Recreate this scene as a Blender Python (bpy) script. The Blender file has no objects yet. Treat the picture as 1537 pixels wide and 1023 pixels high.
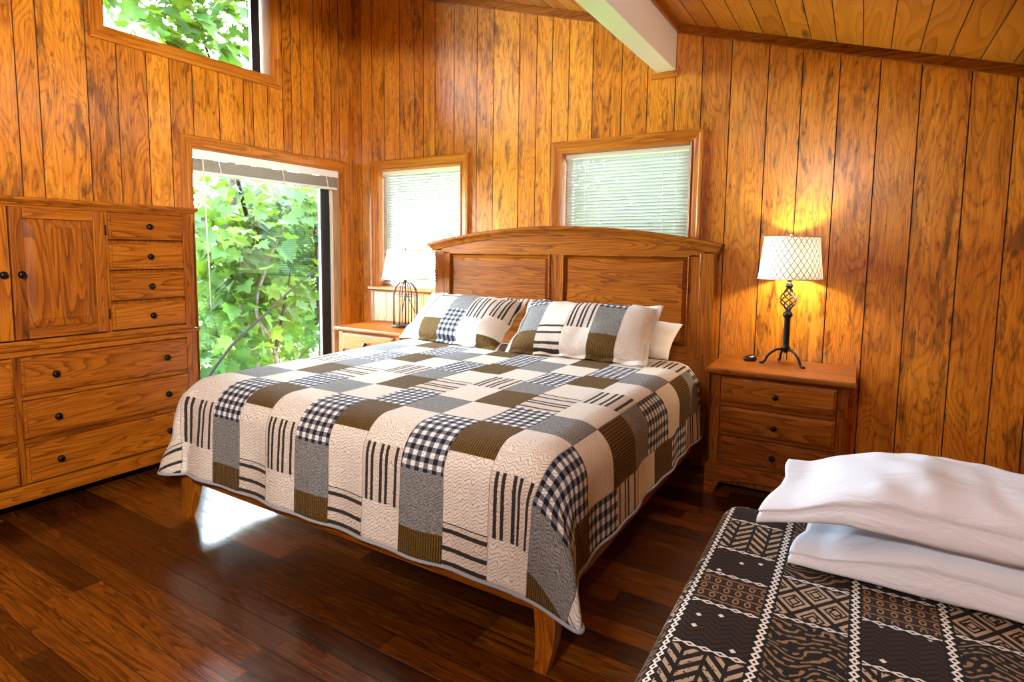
SKY_W, SUN_W, FILL_DOME_W, EXPO = 60.0, 24.0, 58.0, .69
FILL_SPOT_W = 52.0
import bpy, bmesh, math, random
from math import sin, cos, pi, sqrt, atan2, radians, hypot
from mathutils import Vector, Matrix, noise as mnoise

scene = bpy.context.scene
COL = scene.collection
random.seed(11)

# ------------------------------------------------------------------ camera (solved from the photo's vanishing points)
CAM = Vector((3.7338, -3.6093, 1.27))
FPX, PPX, PPY = 874.6, 755.6, 456.6
YAW, PITCH, ROLL = .5493, .0923, -.0112


def make_camera():
    cy, sy = cos(YAW), sin(YAW)
    fw = Vector((-sy * cos(PITCH), cy * cos(PITCH), -sin(PITCH)))
    r = Vector((cy, sy, 0))
    d = fw.cross(r)
    r2 = r * cos(ROLL) + d * sin(ROLL)
    d2 = d * cos(ROLL) - r * sin(ROLL)
    m = Matrix((r2, -d2, -fw)).transposed().to_4x4()
    m.translation = CAM
    cd = bpy.data.cameras.new('camera')
    cd.sensor_width = 36.0
    cd.sensor_fit = 'HORIZONTAL'
    cd.lens = FPX / 1537 * 36
    cd.shift_x = (768.5 - PPX) / 1537
    cd.shift_y = (PPY - 511.5) / 1537
    cd.clip_start = .02
    o = bpy.data.objects.new('camera', cd)
    o.matrix_world = m
    COL.objects.link(o)
    scene.camera = o


make_camera()


# ------------------------------------------------------------------ object helpers
def thing(name, loc, label, cat, group=None):
    o = bpy.data.objects.new(name, None)
    o.empty_display_size = .1
    o.location = loc
    COL.objects.link(o)
    o['label'] = label
    o['category'] = cat
    if group:
        o['group'] = group
    return o


def tag(o, label, cat, group=None, kind=None):
    o['label'] = label
    o['category'] = cat
    if group:
        o['group'] = group
    if kind:
        o['kind'] = kind
    return o


def wloc(o):
    v = Vector((0, 0, 0))
    while o is not None:
        v = v + Vector(o.location)
        o = o.parent
    return v


def obj(name, bm, mat, parent=None, smooth=None, bevel=0, origin=None, seg=2):
    """bm holds world coordinates; the object is placed so that its vertices are local to its parent."""
    base = wloc(parent) if parent is not None else Vector(origin or (0, 0, 0))
    for v in bm.verts:
        v.co -= base
    bmesh.ops.recalc_face_normals(bm, faces=bm.faces)
    me = bpy.data.meshes.new(name)
    bm.to_mesh(me)
    bm.free()
    return obj_me(name, me, mat, parent, smooth, bevel, base if parent is None else None, seg)


def obj_me(name, me, mat, parent=None, smooth=None, bevel=0, loc=None, seg=2):
    mats = mat if isinstance(mat, (list, tuple)) else [mat]
    for m in mats:
        me.materials.append(m)
    o = bpy.data.objects.new(name, me)
    COL.objects.link(o)
    if parent is not None:
        o.parent = parent
    elif loc is not None:
        o.location = loc
    if bevel:
        b = o.modifiers.new('bevel', 'BEVEL')
        b.width = bevel
        b.segments = seg
        b.limit_method = 'ANGLE'
        b.angle_limit = radians(40)
    if smooth:
        for p in me.polygons:
            p.use_smooth = True
    if bevel:
        try:
            for p in me.polygons:
                p.use_smooth = True
            w = o.modifiers.new('wn', 'WEIGHTED_NORMAL')
            w.keep_sharp = True
            w.weight = 80
        except Exception:
            pass
    return o


def structure(o):
    o['kind'] = 'structure'
    return o


def nb():
    return bmesh.new()


def box(bm, x0, x1, y0, y1, z0, z1):
    vs = [bm.verts.new(p) for p in ((x0, y0, z0), (x1, y0, z0), (x1, y1, z0), (x0, y1, z0),
                                    (x0, y0, z1), (x1, y0, z1), (x1, y1, z1), (x0, y1, z1))]
    for f in ((0, 3, 2, 1), (4, 5, 6, 7), (0, 1, 5, 4), (1, 2, 6, 5), (2, 3, 7, 6), (3, 0, 4, 7)):
        bm.faces.new([vs[i] for i in f])
    return bm


def boxb(*a):
    return box(nb(), *a)


def loft(bm, rings, cap=True, closed=True):
    """rings: lists of equally many points"""
    R = [[bm.verts.new(p) for p in r] for r in rings]
    n = len(R[0])
    for a, b in zip(R, R[1:]):
        for i in range(n if closed else n - 1):
            j = (i + 1) % n
            try:
                bm.faces.new((a[i], a[j], b[j], b[i]))
            except ValueError:
                pass
    if cap and closed:
        bm.faces.new(list(reversed(R[0])))
        bm.faces.new(R[-1])
    return R


def lathe(bm, cx, cy, prof, n=24, cap=True):
    """prof: list of (radius, z)"""
    rings = [[(cx + r * cos(2 * pi * i / n), cy + r * sin(2 * pi * i / n), z) for i in range(n)] for r, z in prof]
    return loft(bm, rings, cap)


def lathe_dir(bm, c, d, prof, n=16):
    """prof (radius, distance along d) from point c"""
    d = Vector(d).normalized()
    a = d.orthogonal().normalized()
    b = d.cross(a)
    c = Vector(c)
    rings = [[c + d * t + (a * cos(2 * pi * i / n) + b * sin(2 * pi * i / n)) * r for i in range(n)] for r, t in prof]
    return loft(bm, rings, True)


def tube(bm, pts, rad, n=8, cap=True):
    pts = [Vector(p) for p in pts]
    rads = rad if isinstance(rad, (list, tuple)) else [rad] * len(pts)
    rings = []
    up = None
    for i, p in enumerate(pts):
        t = (pts[min(i + 1, len(pts) - 1)] - pts[max(i - 1, 0)]).normalized()
        if up is None:
            up = t.orthogonal().normalized()
        a = (up - t * up.dot(t))
        a = a.normalized() if a.length > 1e-6 else t.orthogonal().normalized()
        up = a
        b = t.cross(a)
        rings.append([p + (a * cos(2 * pi * k / n) + b * sin(2 * pi * k / n)) * rads[i] for k in range(n)])
    return loft(bm, rings, cap)


def smooth_path(ctrl, n=8):
    """Catmull-Rom through the control points"""
    P = [Vector(c) for c in ctrl]
    P = [P[0] * 2 - P[1]] + P + [P[-1] * 2 - P[-2]]
    out = []
    for i in range(1, len(P) - 2):
        for k in range(n):
            t = k / n
            a, b, c, d = P[i - 1], P[i], P[i + 1], P[i + 2]
            out.append(.5 * ((2 * b) + (c - a) * t + (2 * a - 5 * b + 4 * c - d) * t * t + (3 * b - a - 3 * c + d) * t ** 3))
    out.append(P[-2])
    return out


# ------------------------------------------------------------------ node helpers
class X:
    """a scalar or vector socket with arithmetic"""

    def __init__(s, nt, o):
        s.nt, s.o = nt, o

    def m(s, op, *r):
        n = s.nt.nodes.new('ShaderNodeMath')
        n.operation = op
        for i, a in enumerate((s,) + r):
            if isinstance(a, X):
                s.nt.links.new(a.o, n.inputs[i])
            else:
                n.inputs[i].default_value = a
        return X(s.nt, n.outputs[0])

    def __add__(s, b): return s.m('ADD', b)
    __radd__ = __add__
    def __mul__(s, b): return s.m('MULTIPLY', b)
    __rmul__ = __mul__
    def __sub__(s, b): return s.m('SUBTRACT', b)
    def __rsub__(s, b): return (s * -1.0) + b
    def __truediv__(s, b): return s.m('DIVIDE', b)
    def sin(s): return s.m('SINE')
    def frac(s): return s.m('FRACT')
    def floor(s): return s.m('FLOOR')
    def abs(s): return s.m('ABSOLUTE')
    def lt(s, b): return s.m('LESS_THAN', b)
    def gt(s, b): return s.m('GREATER_THAN', b)
    def mx(s, b): return s.m('MAXIMUM', b)
    def mn(s, b): return s.m('MINIMUM', b)
    def pw(s, b): return s.m('POWER', b)
    def md(s, b): return s.m('FLOORED_MODULO', b)
    def inv(s): return 1.0 - s

    def step(s, a, b):
        n = s.nt.nodes.new('ShaderNodeMapRange')
        n.interpolation_type = 'SMOOTHSTEP'
        s.nt.links.new(s.o, n.inputs[0])
        n.inputs[1].default_value = a
        n.inputs[2].default_value = b
        return X(s.nt, n.outputs[0])

    def within(s, a, b):
        return s.gt(a) * s.lt(b)


class Mat:
    def __init__(s, name):
        s.mat = bpy.data.materials.new(name)
        s.mat.use_nodes = True
        s.nt = s.mat.node_tree
        s.nt.nodes.clear()
        s.out = s.nt.nodes.new('ShaderNodeOutputMaterial')
        s.b = s.nt.nodes.new('ShaderNodeBsdfPrincipled')
        s.nt.links.new(s.b.outputs[0], s.out.inputs[0])

    def link(s, a, sock):
        if isinstance(a, X):
            s.nt.links.new(a.o, sock)
        elif isinstance(a, (tuple, list)):
            sock.default_value = tuple(a) + ((1.0,) if len(a) == 3 and len(sock.default_value) == 4 else ())
        else:
            sock.default_value = a

    def set(s, **k):
        for n, v in k.items():
            s.link(v, s.b.inputs[{'color': 'Base Color', 'rough': 'Roughness', 'metal': 'Metallic', 'spec': 'Specular IOR Level',
                                  'coat': 'Coat Weight', 'coatr': 'Coat Roughness', 'sheen': 'Sheen Weight',
                                  'trans': 'Transmission Weight', 'sub': 'Subsurface Weight', 'normal': 'Normal',
                                  'emis': 'Emission Color', 'emiss': 'Emission Strength'}[n]])
        return s

    def coord(s, kind='Object'):
        n = s.nt.nodes.new('ShaderNodeTexCoord')
        return X(s.nt, n.outputs[kind])

    def sep(s, v):
        n = s.nt.nodes.new('ShaderNodeSeparateXYZ')
        s.nt.links.new(v.o, n.inputs[0])
        return [X(s.nt, o) for o in n.outputs]

    def vec(s, x, y, z):
        n = s.nt.nodes.new('ShaderNodeCombineXYZ')
        for a, i in zip((x, y, z), n.inputs):
            s.link(a, i)
        return X(s.nt, n.outputs[0])

    def rnd(s):
        n = s.nt.nodes.new('ShaderNodeObjectInfo')
        return X(s.nt, n.outputs['Random'])

    def attr(s, name):
        n = s.nt.nodes.new('ShaderNodeAttribute')
        n.attribute_name = name
        return X(s.nt, n.outputs['Fac'])

    def noise(s, v, scale=1.0, detail=2.0, rough=.5, dist=0.0):
        n = s.nt.nodes.new('ShaderNodeTexNoise')
        s.nt.links.new(v.o, n.inputs['Vector'])
        n.inputs['Scale'].default_value = scale
        n.inputs['Detail'].default_value = detail
        n.inputs['Roughness'].default_value = rough
        n.inputs['Distortion'].default_value = dist
        return X(s.nt, n.outputs[0])

    def white(s, v):
        n = s.nt.nodes.new('ShaderNodeTexWhiteNoise')
        s.nt.links.new(v.o, n.inputs['Vector'])
        return X(s.nt, n.outputs[0])

    def voronoi(s, v, scale, out='Distance'):
        n = s.nt.nodes.new('ShaderNodeTexVoronoi')
        s.nt.links.new(v.o, n.inputs['Vector'])
        n.inputs['Scale'].default_value = scale
        return X(s.nt, n.outputs[out])

    def ramp(s, f, stops, interp='LINEAR'):
        n = s.nt.nodes.new('ShaderNodeValToRGB')
        s.link(f, n.inputs[0])
        cr = n.color_ramp
        cr.interpolation = interp
        while len(cr.elements) > 1:
            cr.elements.remove(cr.elements[-1])
        first = True
        for p, c in stops:
            if first:
                e = cr.elements[0]
                e.position = p
                first = False
            else:
                e = cr.elements.new(p)
            c = c if isinstance(c, (tuple, list)) else (c, c, c)
            e.color = tuple(c[:3]) + (1,)
        return X(s.nt, n.outputs[0])

    def mix(s, f, a, b, blend='MIX'):
        n = s.nt.nodes.new('ShaderNodeMix')
        n.data_type = 'RGBA'
        n.blend_type = blend
        s.link(f, n.inputs['Factor'])
        s.link(a, n.inputs[6])
        s.link(b, n.inputs[7])
        return X(s.nt, n.outputs[2])

    def bump(s, h, strength=.3, dist=.01):
        n = s.nt.nodes.new('ShaderNodeBump')
        s.nt.links.new(h.o, n.inputs['Height'])
        n.inputs['Strength'].default_value = strength
        n.inputs['Distance'].default_value = dist
        s.set(normal=X(s.nt, n.outputs[0]))
        return s


def plain(name, color, rough=.5, metal=0.0, **k):
    m = Mat(name)
    m.set(color=color, rough=rough, metal=metal, **k)
    return m.mat
# ------------------------------------------------------------------ materials
def wood(name, axis, light, mid, dark, ring=15.0, stretch=1.05, cross=12.0, rough=.38, coat=.06, pore=.7, seed=0.0, streak=.5, attr=None):
    m = Mat(name)
    p = m.sep(m.coord())
    r = m.rnd()
    L, a, b = {'x': (p[0], p[1], p[2]), 'y': (p[1], p[0], p[2]), 'z': (p[2], p[0], p[1])}[axis]
    a = a + r * 7.3 + seed
    b = b + r * 3.1
    L = L + r * 11.0
    warp = m.noise(m.vec(a * 3.0, b * 3.0, L * 2.2), 1.0, 2.0)
    n = m.noise(m.vec(a * cross, b * cross, L * stretch), 1.0, 1.0, .5, .25)
    ringv = ((n + warp * .05) * ring).frac()
    late = ringv.pw(2.6)
    mids = m.noise(m.vec(a * 75.0, b * 75.0, L * 3.2), 1.0, 2.0, .6)
    pores = m.noise(m.vec(a * 260.0, b * 260.0, L * 7.0), 1.0, 2.0, .6)
    broad = m.noise(m.vec(a * 11.0, b * 11.0, L * .45), 1.0, 2.0)
    boards = m.noise(m.vec(a * 3.3, b * 3.3, L * .15), 1.0, 0.0)
    f = late * .42 + (mids - .5) * .55 + (pores - .5) * pore + (broad - .5) * streak + (boards - .5) * .5 + .22
    col = m.ramp(f, [(0.0, light), (.42, mid), (.95, dark)])
    m.set(color=col, rough=rough, coat=coat, coatr=.22, spec=.2)
    m.bump(late * -.6 + pores * -.5, .16, .0012)
    return m.mat


# furniture: warm stained oak
FL, FM, FD = (.37, .113, .0050), (.200, .0480, .0016), (.030, .0052, .0004)
W_X = wood('oak_grain_x', 'x', FL, FM, FD)
W_Y = wood('oak_grain_y', 'y', FL, FM, FD)
W_Z = wood('oak_grain_z', 'z', FL, FM, FD)
# window casings: redder fir
TL, TM, TD = (.55, .20, .020), (.38, .112, .008), (.13, .028, .002)
T_X = wood('fir_trim_x', 'x', TL, TM, TD, ring=5, streak=.3, rough=.4)
T_Y = wood('fir_trim_y', 'y', TL, TM, TD, ring=5, streak=.3, rough=.4)
T_Z = wood('fir_trim_z', 'z', TL, TM, TD, ring=5, streak=.3, rough=.4)


def plank_wall(name, axis):
    """vertical fir boards: wild grain, dark flecks and stains"""
    m = Mat(name)
    p = m.sep(m.coord())
    k = m.attr('plank')
    a = (p[0] if axis == 'x' else p[1]) + k * 13.7
    L = p[2] + k * 29.0
    z = p[2]
    warp = m.noise(m.vec(a * 6.0, k * 9.0, L * 5.0), 1.0, 2.0)
    n = m.noise(m.vec(a * 7.5, k * 17.0, L * 1.15), 1.0, 1.5, .55, .45)
    ringv = ((n + warp * .09) * 19.0).frac()
    late = (ringv - .5).abs() * 2.0
    late = late.pw(3.0)
    fib = m.noise(m.vec(a * 190.0, k * 5.0, L * 9.0), 1.0, 2.0, .6)
    blot = m.noise(m.vec(a * 15.0, k * 31.0, L * 3.0), 1.0, 3.0, .62, .5)
    blot2 = m.noise(m.vec(a * 34.0, k * 3.0, L * 7.5), 1.0, 3.0, .65, .8)
    fleck = m.noise(m.vec(a * 62.0, k * 23.0, L * 15.0), 1.0, 2.0, .5, .5)
    big = m.noise(m.vec(a * 1.7, 4.0, L * .55), 1.0, 2.0)
    mids = m.noise(m.vec(a * 70.0, k * 5.0, L * 3.4), 1.0, 2.0, .6)
    base = m.ramp(late * .34 + (mids - .5) * .7 + (fib - .5) * .7 + (k - .5) * .35 + (big - .5) * .55 + .36,
                  [(0.0, (.80, .340, .030)), (.42, (.57, .190, .009)), (.95, (.18, .038, .0018))])
    wildp = (k * 7.31).frac()
    stain = blot.step(.50, .68) * .75 + blot2.step(.54, .68) * .62
    stain = (stain * (wildp * .8 + .35)).mn(1.0)
    col = m.mix(stain * .86, base, (.070, .0165, .0022))
    col = m.mix(fleck.step(.63, .74) * .6, col, (.050, .012, .0018))
    m.set(color=col, rough=fib * .10 + .24, spec=.5, coat=.95, coatr=.24)
    m.bump(late * -.5 + fib * -.5 + stain * -.3, .22, .0014)
    return m.mat


WALL_X = plank_wall('fir_wall_boards_x', 'x')
WALL_Y = plank_wall('fir_wall_boards_y', 'y')
GROOVE = plain('board_joint', (.030, .010, .004), .8)


def ceiling_mat():
    m = Mat('pine_ceiling_boards')
    p = m.sep(m.coord())
    k = m.attr('plank')
    a = p[0] + k * 11.3
    L = p[1] + k * 23.0
    kn = m.voronoi(m.vec(a * 5.0, k * 7.0, L * 1.3), 1.0)
    n = m.noise(m.vec(a * 6.0, k * 3.0, L * .8), 1.0, 1.0, .5, .3)
    ringv = ((n + kn.mn(.35) * .5) * 13.0).frac().pw(2.5)
    fib = m.noise(m.vec(a * 160.0, 2.0, L * 7.0), 1.0, 2.0, .6)
    base = m.ramp(ringv * .4 + (fib - .5) * .4 + (k - .5) * .4 + .33,
                  [(0.0, (.62, .270, .040)), (.45, (.46, .165, .016)), (1.0, (.20, .058, .006))])
    col = m.mix(kn.step(.16, .07), base, (.075, .022, .006))
    m.set(color=col, rough=.36, spec=.4)
    m.bump(ringv * -.5, .2, .001)
    return m.mat


CEIL = ceiling_mat()


def floor_mat():
    m = Mat('dark_oak_floor')
    p = m.sep(m.coord())
    W = .0915
    row = ((p[1] + 10.011) / W).floor()
    fy = ((p[1] + 10.011) / W).frac()
    rr = m.white(m.vec(row, 3.0, 1.0))
    ln = rr * .5 + .85
    xx = (p[0] + rr * 5.0) / ln
    board = xx.floor()
    fx = xx.frac()
    k = m.white(m.vec(row, board, 7.0))
    a = p[1] + k * 17.0
    L = p[0] + k * 31.0
    warp = m.noise(m.vec(a * 5.0, k * 5.0, L * 3.0), 1.0, 2.0)
    n = m.noise(m.vec(a * 20.0, k * 19.0, L * 1.3), 1.0, 1.0, .5, .3)
    mids = m.noise(m.vec(a * 85.0, k * 3.0, L * 3.5), 1.0, 2.0, .6)
    late = ((n + warp * .07) * 15.0).frac().pw(2.0)
    pores = m.noise(m.vec(a * 230.0, k * 3.0, L * 7.0), 1.0, 2.0, .6)
    f = late * .50 + (mids - .5) * .7 + (pores - .5) * .8 + (k - .5) * .72 + .33
    col = m.ramp(f, [(0.0, (.25, .072, .0035)), (.42, (.092, .0210, .0010)), (.95, (.024, .0050, .0005))])
    dy = (fy - .5).abs()
    seam = dy.step(.468, .492)
    dxx = (fx - .5).abs() * ln
    end = (dxx - ln * .5).abs().inv().step(.9978, .9995)
    edge = seam.mx(end)
    col = m.mix(edge * .85, col, (.010, .004, .002))
    m.set(color=col, rough=pores * .10 + .24, spec=.6, coat=.42, coatr=.17)
    m.bump(dy.step(.44, .5) * -1.0 + end * -1.0 + late * -.10 + k * .15, .35, .002)
    return m.mat


FLOOR = floor_mat()
BEAMP = plain('white_beam_paint', (.86, .86, .86), .6)
WHITE_PAINT = plain('white_paint', (.88, .87, .84), .5)
BLACK_FRAME = plain('black_window_frame', (.011, .014, .018), .35)
KNOB = plain('dark_bronze_knob', (.010, .007, .006), .32, .7)
IRON = plain('black_iron', (.013, .012, .011), .42, .6)
BLACKP = plain('black_plastic', (.008, .008, .009), .25)
BRASS = plain('steel', (.6, .58, .54), .3, 1.0)
JAMB = wood('pale_jamb', 'z', (.62, .40, .22), (.50, .27, .115), (.30, .13, .04), ring=4, streak=.3, rough=.5, coat=.0)


def glass_mat():
    m = Mat('window_glass')
    nt = m.nt
    nt.nodes.remove(m.b)
    t = nt.nodes.new('ShaderNodeBsdfTransparent')
    t.inputs[0].default_value = (.96, .98, .965, 1)
    g = nt.nodes.new('ShaderNodeBsdfGlossy')
    g.inputs['Roughness'].default_value = .0
    fr = nt.nodes.new('ShaderNodeFresnel')
    fr.inputs[0].default_value = 1.45
    mx = nt.nodes.new('ShaderNodeMixShader')
    nt.links.new(fr.outputs[0], mx.inputs[0])
    nt.links.new(t.outputs[0], mx.inputs[1])
    nt.links.new(g.outputs[0], mx.inputs[2])
    nt.links.new(mx.outputs[0], m.out.inputs[0])
    return m.mat


GLASS = glass_mat()


def translucent(name, color, tcol, fac, rough=.8):
    m = Mat(name)
    nt = m.nt
    m.link(color, m.b.inputs['Base Color'])
    m.b.inputs['Roughness'].default_value = rough
    t = nt.nodes.new('ShaderNodeBsdfTranslucent')
    m.link(tcol, t.inputs[0])
    mx = nt.nodes.new('ShaderNodeMixShader')
    mx.inputs[0].default_value = fac
    nt.links.new(m.b.outputs[0], mx.inputs[1])
    nt.links.new(t.outputs[0], mx.inputs[2])
    nt.links.new(mx.outputs[0], m.out.inputs[0])
    return m


SLAT = translucent('blind_slat', (.56, .575, .55), (.5, .52, .48), .0045, .5).mat
SLATD = plain('blind_slat_stack', (.44, .40, .34), .5)
CORD = plain('white_cord', (.8, .78, .74), .6)
SHADE_CREAM = translucent('cream_shade', (.82, .77, .66), (.85, .78, .64), .30).mat


def trellis_shade():
    mm = translucent('trellis_shade', (.8, .78, .75), (.9, .85, .78), .09)
    uv = mm.sep(mm.coord('UV'))
    s, t = uv[0] * 30.0, uv[1] * 9.0
    w = (t * pi).sin() * 0.0
    d1 = ((s + t * .5 + w).frac() - .5).abs()
    d2 = ((s - t * .5 + w).frac() - .5).abs()
    line = (d1.mn(d2)).step(.10, .05)
    c = mm.mix(line, (.66, .645, .63), (.13, .13, .14))
    c2 = mm.mix(line, (.9, .85, .78), (.22, .21, .20))
    mm.link(c, mm.b.inputs['Base Color'])
    t = [n for n in mm.nt.nodes if n.type == 'BSDF_TRANSLUCENT'][0]
    mm.link(c2, t.inputs[0])
    return mm.mat


SHADE_TRELLIS = trellis_shade()


def bulb_mat(name, s):
    m = Mat(name)
    m.set(color=(1, .9, .75), emis=(1.0, .88, .70), emiss=s)
    return m.mat


BULB = bulb_mat('lit_bulb', 12.0)


def linen(name, color, scale=900.0, b=.25):
    m = Mat(name)
    p = m.coord('Object')
    n = m.noise(p, scale, 1.0)
    w = m.noise(p, 9.0, 3.0, .55)
    m.set(color=color, rough=.85, sheen=.15, spec=.2)
    w2 = m.noise(m.vec(m.sep(p)[0] * 7.0, m.sep(p)[1] * 16.0, m.sep(p)[2] * 16.0), 1.0, 3.0, .6, 1.2)
    m.bump(n * .08 + w * .6 + w2 * 1.1, b, .03)
    return m.mat


COTTON = linen('white_cotton', (.74, .775, .85), b=.35)
SHEET = linen('white_sheet', (.80, .77, .73))

# ---- patchwork: type codes
CREAM, BROWN, GREY, CHECK, VSTR, HSTR = range(6)
CODE = lambda t: (t + .5) / 8.0


def patchwork(name, u0, width, columns, vmin, vmax, modulo=True, ckp=.0365):
    """columns: list of [(v_from, type), ...] ascending; width: column width; u runs from u0"""
    m = Mat(name)
    uv = m.sep(m.coord('UV'))
    u, v = uv[0], uv[1]
    q = (u - u0) / width
    ci = q.floor()
    fu = q.frac()
    vn = (v - vmin) / (vmax - vmin)
    cm = ci.md(float(len(columns))) if modulo else ci
    code = None
    for i, colm in enumerate(columns):
        r = m.ramp(vn, [(max(0.0, (a - vmin) / (vmax - vmin)), CODE(t)) for a, t in colm], 'CONSTANT')
        sel = (cm - float(i)).abs().lt(.5)
        code = r * sel if code is None else code + r * sel
    # linear values survive: ramp output is linear
    ty = code * 8.0 - .5
    is_ = lambda t: (ty - float(t)).abs().lt(.5)
    P = m.coord('UV')
    weave = m.noise(m.vec(u * 420.0, v * 420.0, 0.0), 1.0, 1.0, .5)
    blur = m.noise(m.vec(u * 60.0, v * 60.0, 0.0), 1.0, 2.0, .6)
    # meandering quilt stitching
    wob = m.noise(m.vec(u * 17.0, v * 17.0, 3.0), 1.0, 2.0, .5, .3)
    st1 = (((v * 78.0) + (u * 170.0 + wob * 5.0).sin() * .48 + wob * 4.0) * pi).sin().abs()
    stitch = st1.step(.42, .02)
    cream = m.ramp(weave * .5 + blur * .5, [(.25, (.64, .560, .470)), (.75, (.80, .735, .650))])
    ribs = ((u * 2 * pi * 105.0).sin() * .5 + .5)
    brown = m.mix(ribs * .75 + (blur - .5) * .5, (.038, .020, .0032), (.22, .115, .018))
    tw = m.white(m.vec((u * 520.0 + v * 180.0).floor(), (v * 520.0).floor(), 0.0))
    grey = m.ramp(tw * .6 + weave * .4, [(.2, (.075, .073, .070)), (.8, (.345, .338, .325))])
    cu = ((u / ckp).frac() - .5).abs().lt(.25)
    cv = ((v / ckp).frac() - .5).abs().lt(.25)
    edge = (blur - .5) * .35
    s = cu + cv
    check = m.ramp(s * .5 + edge * .3, [(0.0, (.80, .77, .74)), (.25, (.80, .77, .74)), (.26, (.165, .175, .205)), (.74, (.165, .175, .205)), (.76, (.012, .013, .022))], 'LINEAR')
    def bands(f, cs, hw):
        r = None
        for c in cs:
            t = (f - c).abs().lt(hw)
            r = t if r is None else r.mx(t)
        return r
    vs = bands(fu + (blur - .5) * .02, (.13, .27, .49, .63, .87), .036)
    sbase = m.mix(.5, cream, (.55, .43, .34))
    vst = m.mix(vs, sbase, (.034, .029, .027))
    fv = (v / .20 + .34).frac()
    hs = bands(fv + (blur - .5) * .02, (.10, .40, .55, .86), .036)
    hst = m.mix(hs, sbase, (.034, .029, .027))
    col = cream
    for t, c in ((BROWN, brown), (GREY, grey), (CHECK, check), (VSTR, vst), (HSTR, hst)):
        col = m.mix(is_(t), col, c)
    seam = ((fu - .5).abs()).step(.485, .5)
    col = m.mix(stitch * .22, col, m.mix(.5, col, (.10, .075, .055)))
    m.set(color=col, rough=.9, sheen=.04, spec=.1)
    m.bump(stitch * -1.0 + weave * .12 + seam * -.9 + is_(BROWN) * ribs * .35, .8, .006)
    return m.mat


def rowcycle(top):
    return top


# quilt rows, from the foot hem (v low) to the head (v high)
QA = [(-2.70, HSTR), (-2.367, CREAM), (-2.125, BROWN), (-1.92, CHECK), (-1.68, HSTR), (-1.45, CREAM), (-1.22, BROWN), (-.99, CHECK), (-.70, HSTR)]
QA = [(-2.70, HSTR), (-2.367, CREAM), (-2.125, BROWN), (-1.92, CHECK), (-1.68, HSTR), (-1.45, CREAM), (-1.22, BROWN), (-.99, CHECK), (-.70, HSTR), (-.46, CREAM)]
QB = [(-2.70, BROWN), (-2.42, GREY), (-2.22, CHECK), (-1.92, CREAM), (-1.71, BROWN), (-1.48, GREY), (-1.30, CHECK), (-1.03, CREAM), (-.81, BROWN), (-.60, GREY), (-.47, CHECK)]
QC = [(-2.70, CREAM), (-2.37, VSTR), (-2.16, CREAM), (-1.92, GREY), (-1.71, CREAM), (-1.48, VSTR), (-1.27, CREAM), (-1.05, GREY), (-.80, CREAM), (-.60, VSTR), (-.38, CREAM)]
# u0 = 2.61 is the left edge of a type-A column; next to the right comes C, then B
QUILT = patchwork('patchwork_quilt', 2.61 - .18 * 12, .18, [QA, QC, QB], -2.75, -.2)
BINDING = linen('quilt_binding', (.30, .31, .34))
SA = [(0, BROWN), (.12, GREY), (.34, CHECK)]
SHAM_R = patchwork('patchwork_sham', -.405, .162, [SA, [(0, HSTR), (.17, CREAM)], [(0, CREAM), (.155, VSTR)], SA, [(0, CREAM), (.2, CREAM)]], -.02, .52, False)
SHAM_L = patchwork('patchwork_sham_second', -.405, .162, [[(0, CREAM), (.14, VSTR)], [(0, BROWN), (.13, CREAM), (.34, HSTR)], [(0, CHECK), (.22, GREY)], [(0, CREAM), (.165, VSTR), (.36, CREAM)], [(0, BROWN), (.055, CREAM), (.20, VSTR)]], -.02, .52, False)


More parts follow.
